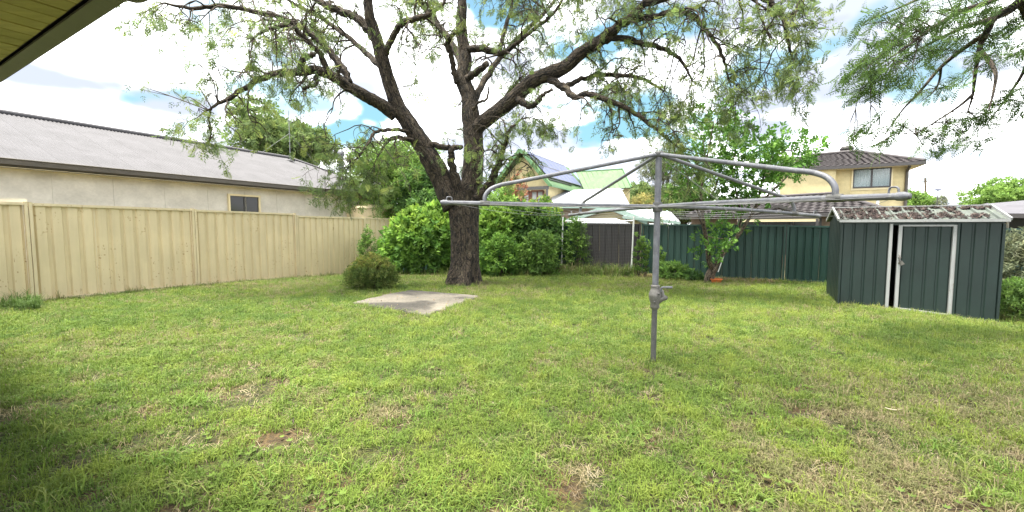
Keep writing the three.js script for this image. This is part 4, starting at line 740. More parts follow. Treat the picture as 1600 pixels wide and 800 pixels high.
for (const [px, d, h, sd, where] of [[997, 12.55, 1.28, 1, 'tallest leafy stem plant beside the right trellis post'], [1009, 12.5, 1.12, 2, 'leafy stem plant just left of the hoist post before the dark fence'], [1030, 12.4, 0.85, 3, 'short leafy stem plant just right of the hoist post']]) {
  const R = makeRng(700 + sd), p = gp(px, d), b = V(p.x, ground(p.x, p.z), p.z), t = thing('stem_plant', where, 'plant', b), ms = [], cs = [], st = [];
  for (let k = 0; k < 4; k++) {
    const q = curve([b.clone().add(V((R() - 0.5) * 0.15, 0, (R() - 0.5) * 0.1)), b.clone().add(V((R() - 0.5) * 0.25, h * 0.5, 0)), b.clone().add(V((R() - 0.5) * 0.35, h * (0.75 + 0.25 * R()), 0))], 6);
    st.push(sweep(q, taper(6, 0.012, 0.004), 5));
    for (let i = 0; i < 26; i++) { const f = 0.15 + 0.85 * i / 26, c = q[Math.min(6, Math.round(f * 6))]; ms.push(placeM(c.clone().add(randDir(R).multiplyScalar(0.03)).setY(b.y + (c.y - b.y) * 0.96 + 0.06 * R()), V(R() - 0.5, 0.9, R() - 0.5), R, 0.5 + 0.25 * R())); cs.push(tint(f > 0.8 ? PAL.farBright : PAL.weeds, R)); }
  }
  part('stems', st, M.barkGrey, t); instances('foliage', GEO.broadB, M.leaf, ms, cs, t);
}
mound({ name: 'low_shrub', label: 'low green shrub at the right picture edge beside the shed', p: V(8.95, 0, -7.2).setX(9.15).setZ(-7.55), rx: 0.75, rz: 0.4, h: 0.62, n: 800, geo: GEO.small, pal: PAL.weeds, seed: 112, s: 1.6 });
mound({ name: 'climbing_plant', label: 'tangled vine on the fence at the right picture edge above the low shrub', category: 'plant', p: V(10.0, 0, -8.35), rx: 0.35, rz: 0.3, h: 1.35, n: 420, geo: GEO.broadB, pal: PAL.gum, seed: 113, s: 0.9, lumps: 0.6 });
mound({ name: 'flowering_shrub', label: 'shrub with reddish new leaves in front of the balcony doors', p: gp(803, 24), rx: 0.85, rz: 0.8, h: 4.3, n: 420, geo: GEO.far, pal: [[0.32, 0.12, 0.07], [0.2, 0.2, 0.07], [0.3, 0.18, 0.1]], seed: 114, s: 0.8, lumps: 0.6 });
mound({ name: 'leafy_shrub', label: 'bright green bush behind the hedge below the green gable', p: gp(775, 21), rx: 1.3, rz: 1, h: 3.6, n: 700, geo: GEO.far, pal: PAL.farBright, seed: 115, s: 0.9 });

// ---------------------------------------------------------------- background trees: trunk, limbs and clumped crown
function bgTree({ name = 'leafy_tree', label, px, d, top, bottom, half, n, geo = GEO.far, pal, seed, s = 1, clumps = 14, depthK = 0.9, trunkR = 0.16, flat = 1, mtl = M.leaf, spread = 0.42, groundY = -0.6 }) {
  const R = makeRng(seed), yT = at(px, top, d).y, yB = at(px, bottom, d).y, rx = half * W2(d), cx = at(px, 350, d).x, t = thing(name, label, 'tree', V(cx, groundY, -d)), ms = [], cs = [], limbs = [];
  const cy = (yT + yB) / 2, ry = (yT - yB) / 2, fork = V(cx, Math.max(groundY + 1, yB - 0.1 * ry), -d), cl = [];
  for (let i = 0; i < clumps; i++) { const v = randDir(R), k = Math.pow(R(), 0.4) * (1 - spread * 0.55); cl.push([V(cx + v.x * rx * k, cy + v.y * ry * k * flat, -d + v.z * rx * k * depthK), spread * (0.7 + 0.6 * R())]); }
  for (const [c, r] of cl) {
    limbs.push(sweep(curve([fork, lerpV(fork, c, 0.5).add(V(0, -0.1 * ry, 0)), c], 6), taper(6, trunkR * 0.4, 0.015), 5));
    for (let i = 0; i < n / clumps; i++) { const v = randDir(R), k = Math.pow(R(), 0.4), pos = c.clone().add(V(v.x * rx * r * k, v.y * ry * r * k * 0.8, v.z * rx * r * k)); ms.push(placeM(pos, V(v.x, v.y + 0.3, v.z).add(randDir(R).multiplyScalar(0.6)), R, s * (0.7 + 0.6 * R()))); cs.push(tint(pal, R, 0.22)); }
  }
  part('trunk', [sweep(curve([V(cx - 0.1, groundY - 0.1, -d), lerpV(V(cx, groundY, -d), fork, 0.5).add(V(0.08, 0, 0)), fork, V(cx, cy, -d)], 10), taper(10, trunkR, trunkR * 0.4), 8), ...limbs], M.barkGrey, t);
  instances('crown', geo, mtl, ms, cs, t); return t;
}
bgTree({ label: 'large dense round tree behind the pale corrugated roof', px: 443, d: 34, top: 152, bottom: 290, half: 84, n: 4200, pal: PAL.far, seed: 301, clumps: 26, s: 1.35 });
bgTree({ label: 'light green feathery tree behind the corner of the cream fence', px: 625, d: 19.5, top: 222, bottom: 345, half: 82, n: 3600, pal: PAL.farBright, seed: 302, clumps: 22, s: 0.85, geo: GEO.farFine });
bgTree({ label: 'dark leaved tree low behind the left side of the trunk', px: 672, d: 18.3, top: 262, bottom: 350, half: 42, n: 1500, pal: PAL.hedgeDark, seed: 303, clumps: 12, s: 0.8 });
bgTree({ label: 'small green tree top over the roof ridge at the left picture edge', px: 8, d: 26, top: 163, bottom: 250, half: 24, n: 500, pal: PAL.farBright, seed: 304, clumps: 7, s: 1, geo: GEO.farFine });
bgTree({ name: 'gum_tree', label: 'tall pale gum tree behind the top of the hoist post', px: 1035, d: 46, top: 214, bottom: 325, half: 44, n: 1350, pal: PAL.gum, seed: 305, clumps: 12, s: 1.2, geo: GEO.farFine, spread: 0.4 });
bgTree({ label: 'rounded green tree far behind the garage, left of the hoist post', px: 1006, d: 52, top: 275, bottom: 345, half: 34, n: 1300, pal: PAL.far, seed: 306, clumps: 12, s: 1.6 });
bgTree({ label: 'yellowish brown tree behind the carport roof near the hoist post', px: 1012, d: 30, top: 303, bottom: 345, half: 40, n: 1000, pal: PAL.ochre, seed: 307, clumps: 12, s: 0.8, geo: GEO.farFine });
bgTree({ label: 'green tree behind the dark fence, right of the hoist post', px: 1068, d: 27, top: 285, bottom: 350, half: 42, n: 1500, pal: PAL.far, seed: 308, clumps: 14, s: 0.9 });
bgTree({ label: 'yellow green tree beside the wall of the two storey house', px: 1425, d: 40, top: 298, bottom: 345, half: 20, n: 700, pal: PAL.farBright, seed: 309, clumps: 8, s: 1 });
bgTree({ label: 'hazy grey green tree behind the shed roof, right of the two storey house', px: 1458, d: 48, top: 302, bottom: 345, half: 22, n: 500, pal: PAL.gum, seed: 310, clumps: 8, s: 1, geo: GEO.farFine });
bgTree({ label: 'light green tree rising behind the grey roof at the right edge', px: 1556, d: 38, top: 280, bottom: 340, half: 50, n: 1500, pal: PAL.farBright, seed: 311, clumps: 15, s: 1.1 });
// distant power pole and aerial
{
  const p = at(1451, 320, 60), t = thing('power_pole', 'slim distant power pole in the gap right of the two storey house', 'pole', V(p.x, -0.6, p.z)), y = at(1443, 278, 60).y;
  part('pole', pipe(V(p.x, -0.6, p.z), V(p.x - 0.7, y, p.z), 0.13), M.greyWood, t); part('cross_arm', beam(V(p.x - 1.2, y - 0.5, p.z), V(p.x + 0.1, y - 0.5, p.z), 0.1, 0.1), M.greyWood, t);
  const q = at(1464, 320, 44), a = thing('roof_antenna', 'flat distant television aerial on a thin mast beyond the shed roof', 'antenna', V(q.x, -0.6, q.z)), ya = at(1464, 297, 44).y;
  part('mast', pipe(V(q.x, -0.6, q.z), V(q.x, ya, q.z), 0.035), M.galvDull, a); part('elements', [box(q.x, ya, q.z, 0.7, 0.14, 0.3), box(q.x, ya + 0.1, q.z, 0.5, 0.03, 0.2)], M.solar, a);
}

// ---------------------------------------------------------------- small forked tree before the green fence
{
  const Z = 11.3, b = onGround(1108, 443), R = makeRng(402), w = (px, py, dz = 0) => at(px, py, -b.z + dz), t = thing('forked_tree', 'small glossy leaved tree with forked trunk before the green fence', 'tree', b.clone());
  part('trunk', sweep(curve([w(1106, 449), w(1108, 436), w(1112, 424), w(1118, 416)], 8), taper(8, 0.13, 0.1), 10, 0.25, 3), M.barkGrey, t);
  const limbs = [[[1114, 422], [1108, 408], [1106, 390], [1102, 365], [1097, 335], [1095, 305], [1100, 270], [1108, 230], [1115, 190]], [[1117, 419], [1126, 402], [1138, 384], [1150, 372], [1165, 350], [1180, 325], [1190, 290], [1200, 255], [1225, 235]], [[1150, 372], [1158, 340], [1150, 300], [1145, 260], [1150, 225]], [[1180, 325], [1205, 300], [1235, 270], [1255, 240]], [[1102, 365], [1090, 330], [1075, 290], [1070, 250]], [[1097, 335], [1115, 300], [1130, 250], [1140, 200]]];
  const LP = limbs.map((l, k) => curve(l.map(([x, y], i) => w(x, y, (k - 2) * 0.12 * i / 2)), 14));
  LP.forEach((p, k) => part('limb', sweep(p, taper(14, k < 2 ? 0.075 : 0.035, 0.01), 7, 0.2, k + 5), M.barkGrey, t));
  part('stake', pipe(w(1122, 425, -0.1), w(1141, 372, -0.1), 0.012, 6), M.paintWhite, t);
  const ms = [], cs = [], tw = [];
  const blobs = [[1110, 195, 34], [1140, 185, 26], [1085, 190, 20], [1120, 225, 42], [1090, 250, 34], [1150, 245, 36], [1185, 235, 36], [1215, 240, 34], [1240, 240, 30], [1258, 228, 22], [1200, 265, 34], [1165, 275, 34], [1125, 275, 36], [1090, 290, 26], [1060, 260, 20], [1065, 300, 22], [1225, 270, 24], [1250, 262, 18], [1130, 310, 30], [1165, 305, 26], [1195, 300, 22], [1130, 335, 22], [1115, 355, 20], [1135, 362, 18], [1100, 378, 22], [1122, 385, 20], [1138, 372, 14], [1160, 345, 14], [1105, 400, 16], [1215, 215, 16], [1160, 205, 18]];
  for (const [x, y, r] of blobs) {
    const c = w(x, y, (R() - 0.5) * 1.6), rr = r * W2(11.3); let best = LP[0][0], bd = 1e9; for (const l of LP) for (const p of l) { const q = p.distanceTo(c); if (q < bd) { bd = q; best = p; } }
    tw.push(sweep(curve([best, lerpV(best, c, 0.5).add(randDir(R).multiplyScalar(0.06)), c], 5), taper(5, 0.014, 0.004), 5));
    for (let i = 0; i < r * r * (y > 320 ? 0.042 : 0.058); i++) { const v = randDir(R), p = c.clone().addScaledVector(v, rr * Math.pow(R(), 0.45)); ms.push(placeM(p, v.add(V(0, 0.25, 0)).add(randDir(R).multiplyScalar(0.6)), R, 0.8 + 0.5 * R())); cs.push(tint(PAL.citrus, R, 0.2)); }
  }
  part('twigs', tw, M.barkGrey, t); instances('crown', GEO.citrus, M.leafGloss, ms, cs, t);
}

// ---------------------------------------------------------------- the big tree
{
  const Z = 11, R = makeRng(900), base = V(at(725, 350, Z).x, 0, -Z); base.y = ground(base.x, base.z);
  const t = thing('big_tree', 'big spreading tree with dark rough trunk and sparse fine leaves behind the slab', 'tree', base), mpp = W2(Z);
  const w = (px, py, dz) => at(px, py, Z + dz);
  // trunk with root flare
  {
    const p = [[724, 452, 31], [724, 444, 27], [725, 432, 24.5], [726, 410, 22.5], [726, 380, 21.5], [725, 350, 21.5], [724, 325, 23], [722, 300, 24]].map(([x, y, r]) => [w(x, y, 0), r * mpp]);
    const pts = curve(p.map((q) => q[0]), 40), rr = pts.map((q) => { let i = 0; while (i < p.length - 2 && q.y > p[i + 1][0].y) i++; return lerp(p[i][1], p[i + 1][1], clamp((q.y - p[i][0].y) / (p[i + 1][0].y - p[i][0].y), 0, 1)); });
    const g = sweep(pts, rr, 36, 0.0), P = g.attributes.position;
    const core = (y) => { let b = pts[0]; for (const q of pts) if (Math.abs(q.y - y) < Math.abs(b.y - y)) b = q; return b; };
    for (let i = 0; i < P.count; i++) { const y = P.getY(i), c = core(y), dx = P.getX(i) - c.x, dz = P.getZ(i) - c.z, a = Math.atan2(dz, dx), flare = smooth(0.75 - (y - base.y), 0, 0.75), k = 1 + 0.1 * Math.sin(a * 5 + 1) * (0.3 + flare * 1.6) + 0.16 * (fbm(Math.cos(a) * 3 + 7, Math.sin(a) * 3 + y * 1.6, 5, 4) - 0.5) + 0.05 * (fbm(Math.cos(a) * 14 + 7, Math.sin(a) * 14 + y * 3, 15, 3) - 0.5); P.setX(i, c.x + dx * k); P.setZ(i, c.z + dz * k); }
    g.computeVertexNormals(); part('trunk', g, M.bark, t);
  }
  // limbs: picture points with half widths in pixels and offsets towards (-) or away from (+) the viewer
  const L = [
    { p: [[712, 322, 0], [692, 283, 0], [666, 237, -.1], [641, 197, -.2], [621, 165, -.3], [606, 121, -.4], [594, 80, -.5], [580, 30, -.6], [570, -30, -.8], [545, -90, -1]], r: [24, 20, 17, 15.5, 13, 11.5, 10.5, 8.5, 6, 3] },
    { p: [[618, 180, -.3], [598, 165, -.5], [575, 152, -.8], [545, 135, -1.1], [505, 113, -1.5], [470, 112, -1.8], [425, 117, -2], [390, 133, -2.1], [358, 153, -2.1], [330, 168, -2.2]], r: [11, 10, 9.5, 8.5, 7, 6, 4.5, 3.8, 3, 1.5], f: 1 },
    { p: [[546, 130, -1.1], [535, 105, -1.0], [510, 75, -.9], [485, 52, -.8], [455, 33, -.8], [410, 20, -.8], [350, 9, -.9], [300, 13, -1], [255, 5, -1.1]], r: [6, 6, 5.5, 5, 4.5, 4, 3.5, 3, 1.5], f: 1 },
    { p: [[513, 115, -1.4], [500, 85, -1.6], [478, 62, -1.8], [452, 40, -2], [420, 45, -2.3], [395, 60, -2.4]], r: [5, 4.5, 4, 3.5, 2.5, 1.2], f: 1 },
    { p: [[586, 60, -.5], [562, 30, -.4], [540, 20, -.2], [502, 5, 0], [470, -20, .2], [430, -50, .4]], r: [8, 7, 7, 5.5, 4, 2], f: 1 },
    { p: [[600, 92, -.5], [609, 65, -.6], [620, 46, -.7], [632, 34, -.8], [660, 26, -.9], [690, 8, -1], [705, -30, -1]], r: [6, 5.5, 5, 5, 4, 3, 1.5], f: 1 },
    { p: [[733, 318, .1], [738, 270, .1], [740, 225, .15], [736, 185, .15], [732, 150, .2], [724, 125, .25], [727, 90, .3], [721, 50, .3], [722, 10, .3], [724, -40, .3], [730, -100, .2]], r: [23, 19, 17.5, 16, 14, 13, 12, 10, 8.5, 7, 3] },
    { p: [[722, 128, .2], [742, 114, .05], [761, 100, -.1]], r: [7, 6, 5.5], stub: 1 },
    { p: [[728, 79, .3], [750, 77, .1], [772, 80, 0], [783, 84, -.1], [800, 74, -.2], [830, 50, -.4], [865, 20, -.6], [885, -10, -.8]], r: [7, 6.5, 6, 4, 3.5, 3, 2.5, 1.2], f: 1 },
    { p: [[781, 82, 0], [788, 50, .2], [798, 15, .4], [804, -30, .5]], r: [4, 4, 3, 1.5], f: 1 },
    { p: [[714, 130, .1], [708, 105, .1], [704, 82, 0], [698, 68, 0], [710, 52, -.2], [726, 48, -.3]], r: [6, 5, 5, 5, 4, 3] },
    { p: [[741, 202, .1], [760, 187, -.05], [782, 170, -.2], [805, 152, -.4], [830, 128, -.6], [858, 115, -.8], [884, 104, -.9], [906, 84, -1], [940, 62, -1.2], [970, 38, -1.4], [1000, 14, -1.6], [1025, -15, -1.8]], r: [13, 13, 12.5, 12.5, 12, 11.5, 11, 10, 8.5, 7, 5.5, 3], f: 1, late: .6 },
    { p: [[846, 121, -.7], [866, 128, -.9], [884, 139, -1.1], [896, 151, -1.3], [920, 147, -1.5], [952, 157, -1.7], [985, 173, -1.8], [1012, 191, -1.9], [1040, 214, -2], [1062, 232, -2]], r: [6, 6, 5.5, 5, 4.5, 4, 3.5, 3, 2.2, 1.2], f: 1 },
    { p: [[878, 138, -1], [910, 123, -.7], [942, 118, -.5], [1000, 121, -.3], [1036, 142, -.2]], r: [4.5, 4, 4, 3, 1.5], f: 1 },
    { p: [[938, 64, -1.2], [968, 60, -1.3], [1005, 68, -1.5], [1040, 78, -1.6], [1065, 95, -1.7], [1082, 128, -1.8]], r: [5.5, 5, 4, 3.4, 2.6, 1.2], f: 1 },
    { p: [[978, 33, -1.4], [1020, 26, -1.7], [1062, 18, -2], [1085, 28, -2.1], [1105, 50, -2.2], [1128, 85, -2.3], [1138, 125, -2.3]], r: [5, 4.5, 4, 3.5, 3, 2.4, 1.2], f: 1 },
    { p: [[1010, 5, -1.7], [1070, -10, -2.1], [1140, -15, -2.5], [1200, 0, -2.8], [1225, 30, -2.9], [1232, 70, -2.9], [1240, 95, -2.9]], r: [5, 4.5, 4, 3.5, 3, 2, 1], f: 1 },
    { p: [[808, 152, -.5], [818, 161, -.7], [829, 166, -.8], [840, 158, -.9], [850, 147, -1], [863, 140, -1.1]], r: [5.5, 5.5, 5, 4, 3, 2] },
    { p: [[770, 176, -.1], [790, 152, .1], [803, 135, .2], [813, 121, .3]], r: [4, 3.5, 3, 1.5], f: 1 },
    { p: [[738, 172, 0], [748, 160, -.2], [758, 157, -.3], [763, 145, -.3], [762, 130, -.3]], r: [3, 2.5, 2, 1.8, 1] },
    { p: [[744, 312, -.1], [762, 292, -.3], [776, 262, -.5], [786, 235, -.6], [796, 205, -.7], [812, 188, -.8]], r: [10, 8, 6, 4.5, 3, 1.2], f: 1 },
    { p: [[721, 305, -.1], [716, 292, -.2], [708, 268, -.3], [705, 245, -.3], [706, 230, -.3]], r: [10, 8.5, 7, 6, 5] },
    { p: [[662, 222, -.2], [680, 227, -.2], [706, 231, -.25], [722, 230, -.1]], r: [5, 5, 5, 4] },
    { p: [[646, 207, -.2], [630, 204, -.5], [605, 203, -.8], [587, 206, -1], [576, 222, -1.2], [560, 245, -1.3], [540, 268, -1.4]], r: [3.5, 3, 3, 2.6, 2.2, 1.6, 1], f: 1 },
    { p: [[655, 223, -.2], [632, 216, -.5], [612, 216, -.7], [600, 228, -.9], [585, 255, -1]], r: [4, 4, 3.4, 2, 1], f: 1 },
    { p: [[735, 165, .2], [760, 120, 1.0], [800, 70, 1.8], [850, 20, 2.4], [900, -40, 3]], r: [7, 6, 5, 4, 2], f: 1 },
    { p: [[730, 120, .3], [700, 60, 1.1], [660, 10, 1.8], [610, -50, 2.5]], r: [7, 6, 4, 2], f: 1 },
    { p: [[600, 110, -.4], [570, 80, .4], [520, 40, 1], [450, 0, 1.6], [380, -40, 2]], r: [6, 5, 4, 3, 1.5], f: 1 },
    { p: [[330, 168, -2.2], [326, 185, -2.2], [330, 205, -2.2], [326, 222, -2.2]], r: [1.6, 1.4, 1.2, .8] },
    { p: [[470, 113, -1.8], [472, 98, -1.9], [478, 88, -1.9], [492, 85, -1.9]], r: [5, 5, 4.5, 3] }, { p: [[495, 120, -1.6], [492, 133, -1.7], [480, 136, -1.7], [472, 143, -1.7]], r: [4, 3, 2.5, 1.2] },
  ];
  const twigs = [], ms = [], cs = [], fms = [], fcs = [], pool = [];
  const leafAt = (p, d, k = 1) => { const big = R() < 0.45; (big ? fms : ms).push(placeM(p.clone().add(randDir(R).multiplyScalar(0.05)), d.clone().add(randDir(R).multiplyScalar(0.8)).add(V(0, -0.35, 0)), R, k * (0.7 + 0.5 * R()))); (big ? fcs : cs).push(tint(PAL.main, R, 0.25)); };
  // thin crooked twigs that arch out and hang
  function twig(start, dir, len, r, depth, leafy) {
    const n = 7, pts = [start.clone()], d = dir.clone().normalize(); let p = start.clone();
    for (let i = 0; i < n; i++) { d.add(randDir(R).multiplyScalar(0.42)).add(V(0, -0.10 - 0.05 * i * (depth ? 1 : 0.8), 0)).normalize(); p = p.clone().addScaledVector(d, len / n); pts.push(p); }
    twigs.push(sweep(pts, taper(n, r, Math.max(0.0035, r * 0.3)), r > 0.012 ? 5 : 4));
    for (let i = 2; i <= n; i++) {
      if (depth < 2 && R() < (depth ? 0.35 : 0.62)) { const s = randDir(R); twig(pts[i], d.clone().multiplyScalar(0.5).add(s).setY((s.y - 0.15) * 0.8), len * (0.4 + 0.3 * R()), r * 0.55, depth + 1, leafy); }
      else if (depth && R() < leafy * (0.25 + 0.75 * i / n)) leafAt(pts[i], pts[i].clone().sub(pts[i - 1]).normalize());
    }
    if (R() < leafy * 1.3) for (let k = 0; k < 3; k++) leafAt(pts[n], d, 1);
  }
  const paths = L.map((l, k) => {
    const N = l.p.length * 5, c = new THREE.CatmullRomCurve3(l.p.map((q) => w(...q)), false, 'centripetal'), pts = c.getPoints(N), rr = pts.map((_, i) => { const f = i / N * (l.r.length - 1), a = Math.floor(f), b = Math.min(a + 1, l.r.length - 1); return lerp(l.r[a], l.r[b], f - a) * mpp * 0.87 * (1 + 0.1 * (R() - 0.5)); });
    for (let i = 1; i < pts.length; i++) if (rr[i] < 0.12) pts[i].add(randDir(R).multiplyScalar(0.25 * rr[i] + 0.006));
    part('limb', sweep(pts, rr, rr[0] > 0.12 ? 14 : 8, 0.22, k + 3), M.bark, t);
    pts.forEach((q) => pool.push(q));
    return { pts, rr, l };
  });
  for (const { pts, rr, l } of paths) if (l.f) {
    let run = 0, next = 0.25; const from = Math.floor(pts.length * (l.late ?? 0.3));
    for (let i = Math.max(2, from); i < pts.length; i++) {
      run += pts[i].distanceTo(pts[i - 1]); if (run < next) continue; run = 0; next = 0.09 + 0.17 * R();
      const tan = pts[i].clone().sub(pts[i - 1]).normalize(), s = randDir(R); s.addScaledVector(tan, -s.dot(tan)); s.y += 0.15;
      twig(pts[i], s.normalize().addScaledVector(tan, 0.6), 0.55 + 0.75 * R(), clamp(rr[i] * 0.45, 0.009, 0.026), 0, 0.3);
    }
    for (let k = 0; k < 3; k++) twig(pts[pts.length - 1], pts[pts.length - 1].clone().sub(pts[pts.length - 3]).add(randDir(R).multiplyScalar(0.1)), 0.7, 0.01, 0, 0.5);
  }
  // denser tufts of leaves where the photograph shows them
  const tufts = [[235, 25, 22, 16], [205, 60, 14, 6], [300, 40, 24, 18], [365, 40, 22, 20], [325, 125, 10, 16], [305, 95, 18, 10], [222, 135, 13, 7], [270, 132, 12, 7], [285, 155, 13, 9], [312, 176, 22, 26], [328, 205, 10, 10], [327, 219, 7, 9], [420, 38, 30, 30], [398, 62, 24, 22], [345, 62, 20, 14], [428, 122, 20, 18], [420, 95, 24, 14], [500, 22, 24, 14], [560, 15, 26, 34], [572, 78, 24, 34], [590, 60, 20, 20], [645, 132, 22, 22], [656, 150, 14, 10], [660, 45, 18, 18], [682, 50, 20, 16], [540, 62, 22, 12], [728, 205, 13, 34], [735, 240, 14, 34], [727, 265, 12, 20], [722, 90, 10, 10], [713, 170, 14, 14], [755, 55, 18, 18], [742, 60, 16, 14], [842, 80, 22, 20], [836, 150, 13, 14], [930, 160, 12, 12], [985, 150, 20, 16], [1002, 165, 16, 14], [1030, 190, 24, 26], [1050, 213, 18, 18], [1066, 226, 10, 8], [1000, 20, 28, 26], [1050, 15, 28, 34], [1100, 25, 30, 44], [1130, 42, 26, 36], [1160, 40, 30, 44], [1172, 75, 24, 30], [1192, 50, 26, 34], [1150, 95, 22, 18], [1180, 105, 18, 14], [1172, 122, 16, 12], [1200, 20, 30, 44], [1230, 30, 30, 56], [1255, 25, 30, 50], [1275, 42, 26, 34], [1265, 75, 26, 32], [1245, 105, 20, 20], [1230, 118, 12, 10], [1160, 140, 12, 9], [1185, 155, 12, 9], [1092, 75, 14, 9], [1060, 62, 16, 10], [790, 192, 18, 18], [780, 215, 22, 34], [772, 240, 26, 46], [765, 265, 26, 44], [752, 285, 16, 20], [802, 207, 18, 18], [830, 195, 10, 6], [850, 202, 14, 9], [872, 216, 10, 7], [745, 258, 14, 16], [690, 250, 16, 12], [700, 215, 14, 9], [800, 240, 16, 12], [548, 258, 22, 22], [522, 246, 16, 10], [575, 245, 24, 20], [600, 222, 12, 8], [532, 313, 11, 11], [555, 298, 20, 12], [535, 285, 14, 10], [610, 260, 20, 12], [900, 50, 26, 22], [960, 20, 26, 24], [930, 15, 24, 20], [870, 40, 22, 14], [810, 25, 20, 14], [690, 20, 20, 14], [630, 10, 20, 14], [470, 10, 20, 14], [880, 75, 14, 10]];
  for (const [x, y, r, n] of tufts) {
    const c0 = w(x, y, 0); let best = pool[0], bd = 1e9; for (const p of pool) { const q = Math.hypot((p.x / -p.z - c0.x / -c0.z) * Z, (p.y - 1.5) / -p.z * Z - (c0.y - 1.5)); if (q < bd) { bd = q; best = p; } }
    const dz = -best.z - Z + (R() - 0.5) * 0.7, c = w(x, y, dz), rad = r * mpp, st = lerpV(best, c, 0.5).add(V(0, 0.08 + 0.1 * R(), 0)).add(randDir(R).multiplyScalar(0.1));
    twigs.push(sweep(curve([best, st, c], 6), taper(6, 0.013, 0.005), 5));
    for (let i = 0; i < n * 1.5; i++) { const p = c.clone().addScaledVector(randDir(R), rad * Math.pow(R(), 0.5)); if (R() < 0.22) twigs.push(sweep([lerpV(st, c, R()), lerpV(c, p, 0.6).add(randDir(R).multiplyScalar(0.04)), p], [0.006, 0.004, 0.002], 4)); leafAt(p, V(R() - 0.5, R() - 0.55, R() - 0.5), 0.85); }
  }
  // the part of the crown above the picture
  for (let i = 0; i < 60; i++) { const a = R() * 6.28, q = V(base.x + Math.cos(a) * 5 * Math.sqrt(R()), 8 + 2.6 * R(), base.z + Math.sin(a) * 4 * Math.sqrt(R())); let best = pool[0], bd = 1e9; for (const p of pool) { const d = p.distanceTo(q); if (d < bd) { bd = d; best = p; } } twigs.push(sweep(curve([best, lerpV(best, q, 0.5).add(V(0, 0.2, 0)), q], 6), taper(6, 0.03, 0.008), 5)); for (let k = 0; k < 3; k++) twig(q, randDir(R).setY(0.2), 1, 0.01, 0, 0.5); }
  part('twigs', twigs, M.barkTwig, t).userData.kind = 'stuff';
  instances('crown', GEO.fineA, M.leafThin, ms, cs, t); instances('crown', GEO.fineB, M.leafThin, fms, fcs, t);
}

